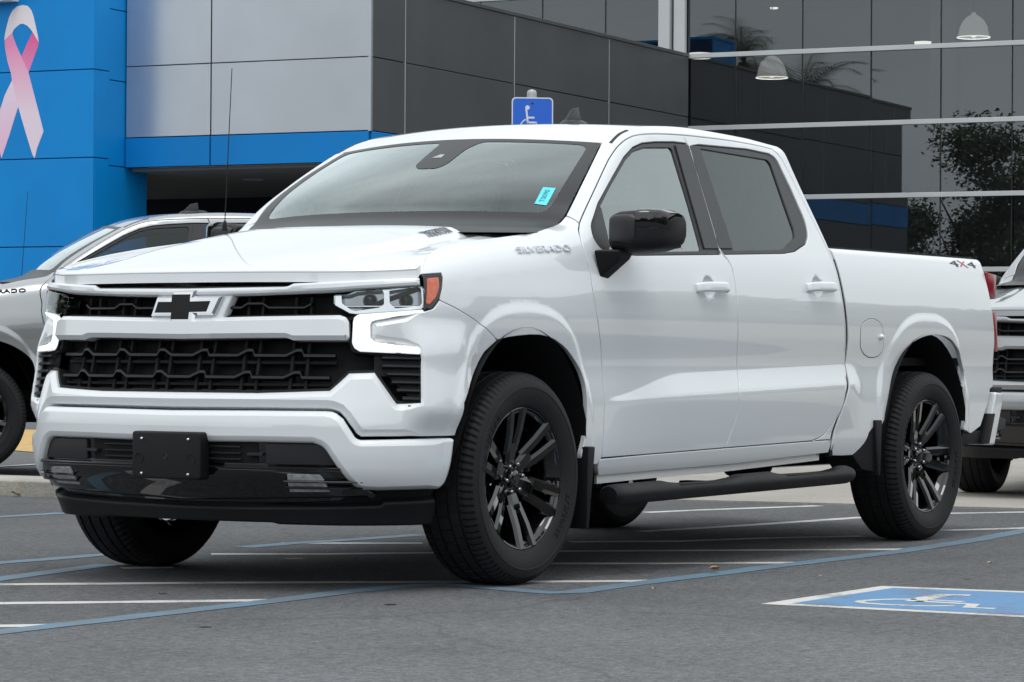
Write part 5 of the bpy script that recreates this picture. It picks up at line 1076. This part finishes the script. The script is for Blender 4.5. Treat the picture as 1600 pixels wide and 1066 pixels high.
# front facade (faces -x)
rows=[(4.24,5.335),(5.335,6.44)]
for b0,b1 in ((0,2.732),(2.732,4.265)):
    for z0,z1 in rows: slab('wall_panel',-.03+rp.uniform(-.002,.002),0,b0+(g if b0 else 0),b1-g,z0+g,z1-g*.2,'panel_grey')
    slab('band_panel',-.045,0,b0+(g if b0 else 0),b1-g,3.79,4.24-g*.5,'band_blue')
slab('panel_backing',.0,.15,.16,4.26,3.79,6.43,'joint',bevel=0)
# side of the low block (faces -y)
cols=[0,1.042,4.795,8.52,12.06]
for a0,a1 in zip(cols[:-1],cols[1:]):
    for z0,z1 in rows: slab('wall_panel',a0+g,a1-g*.3,-.03+rp.uniform(-.002,.002),0,z0+g,z1-g*.2,'panel_dark')
    slab('band_panel',a0+g,a1-g*.3,-.045,0,3.79,4.24-g*.5,'band_blue')
    slab('wall_panel',a0+g,a1-g*.3,-.03,0,1.9+g,3.79-g,'panel_dark'); slab('wall_panel',a0+g,a1-g*.3,-.03,0,.02,1.9-g,'panel_dark')
slab('panel_backing',.16,12.05,.0,.15,.0,6.43,'joint',bevel=0)
for a0 in cols[1:-1]: slab('joint_trim',a0-.006,a0+.006,-.034,-.002,4.25,6.43,'frame',bevel=0)
slab('corner_trim',-.034,.02,-.034,.012,4.24,6.445,'panel_grey',bevel=0)
slab('parapet_cap',-.05,12.06,-.05,4.26,6.44,6.50,'panel_dark')
slab('soffit',.15,7.5,.15,4.26,3.74,3.79,'soffit')
MB().lathe([(0,3.728),(.16,3.728),(.18,3.742)],24,axis='z',o=(2.6,3.55,0)).build('soffit_lamp','frame',bd)
for k in range(4): slab('back_window',6.6,6.64,.2+1.02*k,1.18+1.02*k,.1,3.70,'curtain')
slab('back_wall',7.3,7.4,.1,10,0,3.74,'joint')
slab('soffit',.62,7.5,4.27,10,3.74,3.79,'soffit')
for k in range(5): slab('back_mullion',6.55,6.66,.14+1.02*k,.19+1.02*k,0,3.74,'jointdark',bevel=0)
# blue portal
PB=4.265
zs=[0,1.21,2.548,3.894,5.231,6.57,8.1]
for z0,z1 in zip(zs[:-1],zs[1:]):
    slab('portal_panel',-.905,-.86,PB,PB+6.0,z0+g*.6,z1-g*.6,'panel_blue')
    slab('portal_panel',-.905,-.86,PB+6.02,PB+12,z0+g*.6,z1-g*.6,'panel_blue')
    slab('portal_panel',-.855,-.476,PB,PB+.04,z0+g*.6,z1-g*.6,'panel_blue')
zb=[0,1.15,2.485,3.795,5.105,6.19,7.3,8.1]
for z0,z1 in zip(zb[:-1],zb[1:]): slab('portal_panel',-.470,.6,PB+.012,PB+.05,z0+g*.6,z1-g*.6,'panel_blue')
slab('portal_core',-.85,.6,PB+.05,PB+12,0,8.09,'joint_blue',bevel=0)
slab('portal_cap',-.92,.6,PB-.01,PB+12,8.09,8.15,'panel_blue')
slab('sign_box',-1.15,-.905,PB+1.38,PB+4,6.31,6.9,'whitepaint')
# awareness ribbon print on the portal
RB={'loop':[(1.642,5.729),(1.633,5.812),(1.598,5.955),(1.555,6.085),(1.497,6.178),(1.41,6.242),(1.309,6.258),(1.222,6.243),(1.15,6.175),(1.107,6.077),(1.064,5.92),(1.026,5.788),(1.006,5.679),(1.064,5.753),(1.121,5.839),(1.164,5.889),(1.222,5.939),(1.294,5.971),(1.352,5.968),(1.41,5.935),(1.468,5.89),(1.497,5.838),(1.569,5.786)],
'strand':[(1.636,5.724),(1.569,5.786),(1.497,5.838),(1.482,5.782),(1.424,5.648),(1.323,5.465),(1.193,5.221),(1.121,4.991),(1.021,4.678),(0.906,4.31),(1.021,4.058),(1.066,3.904),(1.107,3.965),(1.251,4.35),(1.372,4.689),(1.439,4.906),(1.497,5.124),(1.511,5.208),(1.584,5.415),(1.627,5.608)],
'back':[(1.121,5.834),(1.006,5.679),(1.021,5.608),(1.092,5.444),(1.193,5.214),(1.323,5.453),(1.309,5.5),(1.208,5.687)],
'tail':[(1.494,5.112),(1.366,4.732),(1.54,4.263),(1.68,3.918),(1.715,4.027),(1.831,4.198),(1.715,4.663),(1.627,4.889)]}
for i,(k,m) in enumerate((('back','print_b'),('tail','print_c'),('loop','pink0'),('strand','print_a'))):
    d=-.9065-.0008*(i+1); o=MB().prism(RB[k],lambda y,z,d=d:(d,PB+y,z),lambda y,z:(-.9052,PB+y,z)).build('ribbon_print',m,bd)
# glass front
GA=12.084
mb=[-.935-1.3*k for k in range(-5,11)]
zr=[0.0,1.2,2.51,3.835,5.13,6.46,7.70,9.0,10.3]
for i in range(len(mb)-1):
    b1,b0=mb[i],mb[i+1]
    for z0,z1 in zip(zr[:-1],zr[1:]):
        if z1<=6.46 and b0>=-.2: continue
        t=rp.uniform(-.004,.004); u=rp.uniform(-.003,.003); p=.012
        V=[(GA+.03+t,b0+p,z0+p),(GA+.03-t,b1-p,z0+p),(GA+.03+u+t,b0+p,z1-p),(GA+.03+u-t,b1-p,z1-p),(GA+.045+t,b0+p,z0+p),(GA+.045-t,b1-p,z0+p),(GA+.045+u+t,b0+p,z1-p),(GA+.045+u-t,b1-p,z1-p)]
        MB().hexa(V).build('glass_pane','curtain',bd)
for b in mb: slab('mullion',GA+.02,GA+.12,b-.010,b+.010,0 if b<0 else 6.46,10.3,'jointdark',bevel=0)
for z in zr:
    if z<6.4: slab('transom',GA-.03,GA+.10,-14.0,-.01,z-.042,z+.042,'frame')
    else: slab('transom',GA-.03,GA+.10,-14.0,7.0,z-.042,z+.042,'frame')
slab('column_cover',GA-.16,GA+.0,.30,.52,6.5,10.3,'frame'); slab('column_cover',GA-.10,GA+.0,.02,.24,6.5,10.3,'frame')
# inside the showroom
slab('showroom_wall',GA+11,GA+11.2,-16,8,0,10.3,'lobby'); slab('showroom_ceiling',GA+.4,GA+11,-16,8,8.55,8.6,'lobbydark'); slab('showroom_floor',GA+.3,GA+11,-16,8,.02,.06,'lobbydark')
slab('showroom_wall',GA+1,GA+11,7.9,8.1,0,10.3,'lobby'); slab('showroom_wall',GA+1,GA+11,-16.1,-15.9,0,10.3,'lobby'); slab('building_roof',GA+.1,GA+12,-16,8,10.3,10.5,'panel_dark')
for b,m in ((-3.9,'lobbydark'),(-9,'lobbydark')): slab('showroom_column',GA+3,GA+3.35,b-.25,b+.25,0,8.6,m)
# lamps hanging behind the glass
def bl(a,b,z=0):
    c,s=math.cos(R(BA)),math.sin(R(BA)); return (BC[0]+a*c-b*s,BC[1]+a*s+b*c,z)
lm=None
for i,(a,b,z,lab) in enumerate(((14.08,-.88,6.20,'lit bell pendant lamp behind the glass, lower one nearest the dark wall'),(14.08,-4.81,6.80,'lit bell pendant lamp behind the glass high at the right'))):
    if lm is None:
        t=empty('pendant_lamp',bl(a,b,z),0,lab,'lamp','pendant lamps in the showroom')
        k=MB().lathe([(.30,0),(.29,.02),(.27,.10),(.25,.20),(.20,.30),(.12,.38),(.05,.42),(.03,.46)],32,axis='z'); k.build('lamp_shade','lampglass',t)
        MB().lathe([(.0,.0),(.02,.005),(.20,.10),(.22,.13),(0,.14)],24,axis='z').build('lamp_bulb','lamplit',t)
        MB().lathe([(.293,-.004),(.305,-.002),(.305,.012),(.293,.012),(.293,-.004)],32,axis='z').build('lamp_rim','lamplit',t)
        MB().tube([(0,0,.45),(0,0,2.3)],.008,6).build('lamp_cord','jointdark',t); lm=t
    else:
        t=lm.copy(); COL.objects.link(t); t.location=bl(a,b,z); t['label']=lab
        for c in lm.children: d=c.copy(); COL.objects.link(d); d.parent=t
t=MB().lathe([(0,0),(.12,.004),(.15,.03),(.16,.08)],24,axis='z').build('round_lamp','lamplit'); t.location=bl(14.6,-3.67,6.74); tag(t,'small round lit lamp behind the glass between the pendants','lamp')
t=MB().lathe([(0,0),(.07,.004),(.08,.03)],16,axis='z').build('ceiling_lamp','lamplit'); t.location=bl(15.08,-.53,7.62); tag(t,'tiny lit ceiling lamp behind the top row of glass','lamp')
t=MB().lathe([(0,0),(.20,.004),(.22,.05),(.2,.10)],24,axis='z').build('pendant_lamp','lamplit'); t.location=bl(13.4,.30,6.55+.0); tag(t,'lit lamp glimpsed above the dark wall beside the pale column','lamp')
# ---------------------------------------------------------------- accessible parking sign
SX,SY=8.862,4.523
yaw=math.atan2(-7.30-SY,-10.05-SX)+R(6)
sg=empty('parking_sign',(SX,SY,0),yaw+math.pi/2,'blue accessible parking sign on a white post, rising behind the truck roof','sign')
MB().lathe([(.036,.0),(.036,2.83),(.034,2.845),(.025,2.858),(.0,2.864)],24,axis='z',o=(.0,.05,0)).build('post','galv',sg)
def rr(w_,h_,r_,n=5,cx=0,cz=0):
    P=[]
    for sx,sz,a in ((1,1,0),(-1,1,90),(-1,-1,180),(1,-1,270)):
        for k in range(n+1): t=R(a+90*k/n); P.append((cx+sx*(w_/2-r_)+r_*math.cos(t),cz+sz*(h_/2-r_)+r_*math.sin(t)))
    return P
pc=2.80-.2286
pl_=MB().prism(rr(.305,.457,.03,5,0,pc),lambda x,z:(x,-.004,z),lambda x,z:(x,.0,z)).build('sign_plate','signwhite',sg)
MB().prism(rr(.287,.439,.024,5,0,pc),lambda x,z:(x,-.0052,z),lambda x,z:(x,-.0040,z)).build('sign_face','signblue',sg)
def stroke(nm,pts,wd,par,m='signwhite',y=-.0064):
    b=MB()
    for (x0,z0),(x1,z1) in zip(pts[:-1],pts[1:]):
        d=Vector((x1-x0,z1-z0)); L_=d.length; d/=L_; n=Vector((-d.y,d.x))*wd/2; e=d*wd*.35
        q=[(x0-e.x+n.x,z0-e.y+n.y),(x0-e.x-n.x,z0-e.y-n.y),(x1+e.x-n.x,z1+e.y-n.y),(x1+e.x+n.x,z1+e.y+n.y)]
        b.prism(q,lambda x,z:(x,y,z),lambda x,z:(x,-.0051,z))
    return b.build(nm,m,par)
k_=.305/686
def sp(X,Y): return ((X-553)*k_,2.80-(Y-330)*k_)
stroke('wheelchair_symbol',[sp(450,520),sp(475,745),sp(610,745),sp(655,860),sp(700,850)],.0125*1.1,sg)
stroke('wheelchair_symbol',[sp(470,665),sp(575,665)],.0135,sg,y=-.0066)
cx_,cz_=sp(505,835); rad=.068
stroke('wheelchair_symbol',[(cx_+rad*math.cos(R(t)),cz_+rad*math.sin(R(t))) for t in range(118,372,14)],.0105,sg,y=-.0062)
hx,hz=sp(470,500); MB().prism([(hx+.0165*math.cos(t),hz+.0165*math.sin(t)) for t in np.linspace(0,6.28,20,endpoint=False)],lambda x,z:(x,-.0068,z),lambda x,z:(x,-.005,z)).build('wheelchair_symbol','signwhite',sg)
for z in (2.80-.045,2.80-.41): 
    MB().lathe([(0,-.0085),(.006,-.008),(.008,-.005)],12,axis='y',o=(0,0,z)).build('sign_bolt','jointdark',sg)
# ---------------------------------------------------------------- trucks
truck=build_truck(); build_front(truck); build_rest(truck)
def dup_truck(loc,rz,label,paintmap,name='pickup_truck',drop=()):
    r=empty(name,loc,rz,label,'pickup truck')
    def cp(o,par):
        if o.name.split('.')[0] in drop: return
        c=o.copy(); COL.objects.link(c); c.parent=par
        if c.type=='MESH' and len(c.material_slots) and c.material_slots[0].material.name in paintmap:
            s=c.material_slots[0]; mm=s.material.name; s.link='OBJECT'; s.material=M[paintmap[mm]]
        for k in o.children: cp(k,c)
    for o in list(truck.children): cp(o,r)
    return r
pm={'white_paint':'silver'}
M['blackletters']=M['satin']
TL=dup_truck((0,0,0),R(-47.5),'silver pickup truck seen from the side at the left, before the blue wall',{'white_paint':'silver','chrome':'satin','side_glass':'sideglass_b','privacy_glass':'sideglass_b'},drop=('sticker','mud_flap','side_step','splash_shield'))
c_,s_=math.cos(R(-47.5)),math.sin(R(-47.5))
TL.location=(6.36-(0*c_- -1.0*s_),7.73-(0*s_+ -1.0*c_),.03)
TR=dup_truck((8.954,.089,.012),R(9),'silver pickup truck facing the camera at the right edge, behind the white tailgate',{'white_paint':'silver'},drop=('sticker','plate_bracket','aerial','aerial_base'))
# ---------------------------------------------------------------- trees and palms that the glass mirrors
def frond_palm(loc,h,label,seed,nf=34,L=2.6):
    r_=random.Random(seed); t=empty('palm_tree',loc,0,label,'palm tree','palms beside the showroom')
    MB().tube([(0,0,0),(.05,.02,h*.4),(-.03,.05,h*.8),(0,0,h)],[.26,.20,.18,.17],14).build('trunk','bark',t)
    V=[];F=[]
    for i in range(nf):
        az=r_.random()*6.28; el=r_.uniform(-.5,1.2); l=L*r_.uniform(.75,1.1); p=Vector((0,0,h)); d=Vector((math.cos(az)*math.cos(el),math.sin(az)*math.cos(el),math.sin(el))); n=26
        for j in range(n):
            f=j/n; d=(d+Vector((0,0,-.045-.04*f))).normalized(); p2=p+d*l/n; sd=d.cross(Vector((0,0,1))).normalized()
            if f>.15:
                for s in (-1,1):
                    ll=.55*math.sin(math.pi*min(1,(f*.95+.08)))**.7+.12; tip=p+sd*s*ll*.8+d*ll*.65+Vector((0,0,-.12*ll)); k=len(V); V+= [tuple(p),tuple(p+d*.035),tuple(tip)]; F.append((k,k+1,k+2))
            k=len(V); V+=[tuple(p+sd*.015),tuple(p-sd*.015),tuple(p2-sd*.012),tuple(p2+sd*.012)]; F.append((k,k+1,k+2,k+3)); p=p2
    mk('crown',V,F,'palm',t,smooth=False); return t
frond_palm(bl(-12.5,7.0),7.6,'tall palm just behind the blue portal',1)
frond_palm(bl(-20,11.5),9.6,'taller palm farther behind the blue portal',2)
frond_palm(bl(-21,14.5),9.2,'palm standing behind the taller palm',4)
def tree(loc,h,rad,label,seed,n=24000,low=.25):
    r_=random.Random(seed); t=empty('broadleaf_tree',loc,0,label,'tree','trees across the car park')
    b=MB(); b.tube([(0,0,0),(.08,.03,h*.25),(-.05,.06,h*.5)],[.20,.15,.09],10)
    for k in range(7):
        a=r_.random()*6.28; b.tube([(0,0,h*(.22+.04*k)),(math.cos(a)*rad*.35,math.sin(a)*rad*.35,h*(.45+.05*k)),(math.cos(a)*rad*.6,math.sin(a)*rad*.6,h*(.62+.04*k))],[.08,.05,.02],6)
    b.build('trunk','bark',t)
    cl=[Vector((r_.gauss(0,rad*.42),r_.gauss(0,rad*.42),h*(low+.12+(1-low-.1)*r_.random()))) for _ in range(26)]; V=[];F=[]
    for i in range(n):
        c=cl[r_.randrange(26)]; p=c+Vector((r_.gauss(0,.42),r_.gauss(0,.42),r_.gauss(0,.30)))
        s=r_.uniform(.05,.10); a=Vector((r_.gauss(0,1),r_.gauss(0,1),r_.gauss(0,.6))).normalized()*s; b_=a.cross(Vector((r_.gauss(0,1),r_.gauss(0,1),r_.gauss(0,1)))).normalized()*s*.5; k=len(V)
        V+=[tuple(p-a),tuple(p+b_),tuple(p+a),tuple(p-b_)]; F.append((k,k+1,k+2,k+3))
    mk('crown',V,F,'leaf',t,smooth=False); return t
for i,(a,b,h,r_) in enumerate(((-25,3.0,6.8,1.9),(-27,6.2,7.6,2.0),(-24,8.6,5.2,1.6),(-26,.2,6.2,1.8),(-28,-3,6.6,2.0))):
    tree(bl(a,b),h,r_,('broad tree across the lot, second from the right','tallest broadleaf tree across the lot','low tree nearest the palms','broad tree in the middle of the row across the lot','broad tree at the far end of the row across the lot')[i],20+i,low=.05)
# unseen tree line, added as a dark horizon for the paint to mirror
V=[];F=[];r_=random.Random(9)
for i in range(16000):
    a=r_.uniform(R(165),R(350)); d=r_.uniform(60,66); hh=7.5+2.2*math.sin(a*9)+1.2*math.sin(a*23+1); z=hh*r_.random()**.8; s=r_.uniform(.7,1.25)
    p=Vector((d*math.cos(a),d*math.sin(a),z)); u=Vector((r_.gauss(0,1),r_.gauss(0,1),r_.gauss(0,1))).normalized()*s; v=u.cross(Vector((r_.gauss(0,1),r_.gauss(0,1),r_.gauss(0,1)))).normalized()*s*.7; k=len(V)
    V+=[tuple(p-u),tuple(p+v),tuple(p+u),tuple(p-v)]; F.append((k,k+1,k+2,k+3))
tl=mk('reflection_trees',V,F,'leaf',None,smooth=False); tag(tl,'unseen dark green tree line added as a horizon for paint reflections',None,None,'stuff')

# made-up low blocks out of view, added for crisp horizon reflections in the paint
def far_block(loc,rz,w_,d_,h_,label,cat,seed,m):
    t=empty('reflection_block',loc,rz,label,cat,'unseen blocks added for reflections')
    MB().box(-w_/2,w_/2,0,d_,0,h_).build('wall',m,t,bevel=.05)
    MB().box(-w_/2-.3,w_/2+.3,-.3,d_+.3,h_,h_+.5).build('roof_edge','frame',t)
    n=int(w_/5)
    for i in range(n):
        x=-w_/2+2.5+i*5
        MB().box(x-1.9,x+1.9,-.06,.0,.3,h_*.55).build('block_window','curtain',t)
    MB().box(-w_/2,w_/2,-1.6,0,h_*.6,h_*.6+.35).build('canopy','panel_dark',t); return t
M['stucco']=mat('stucco',(.30,.29,.27),.9,noise=(.4,.15)); M['stucco2']=mat('tan_stucco',(.22,.19,.16),.9,noise=(.4,.15))
far_block((14,-44,0),math.pi,58,14,6.5,'long low tan block added out of view for paint reflections, opposite the driver side of the white truck','building',1,'stucco2')
far_block((-60,-26,0),R(90),46,14,5.6,'long low grey block added out of view for paint reflections, behind the photographer','building',2,'stucco')
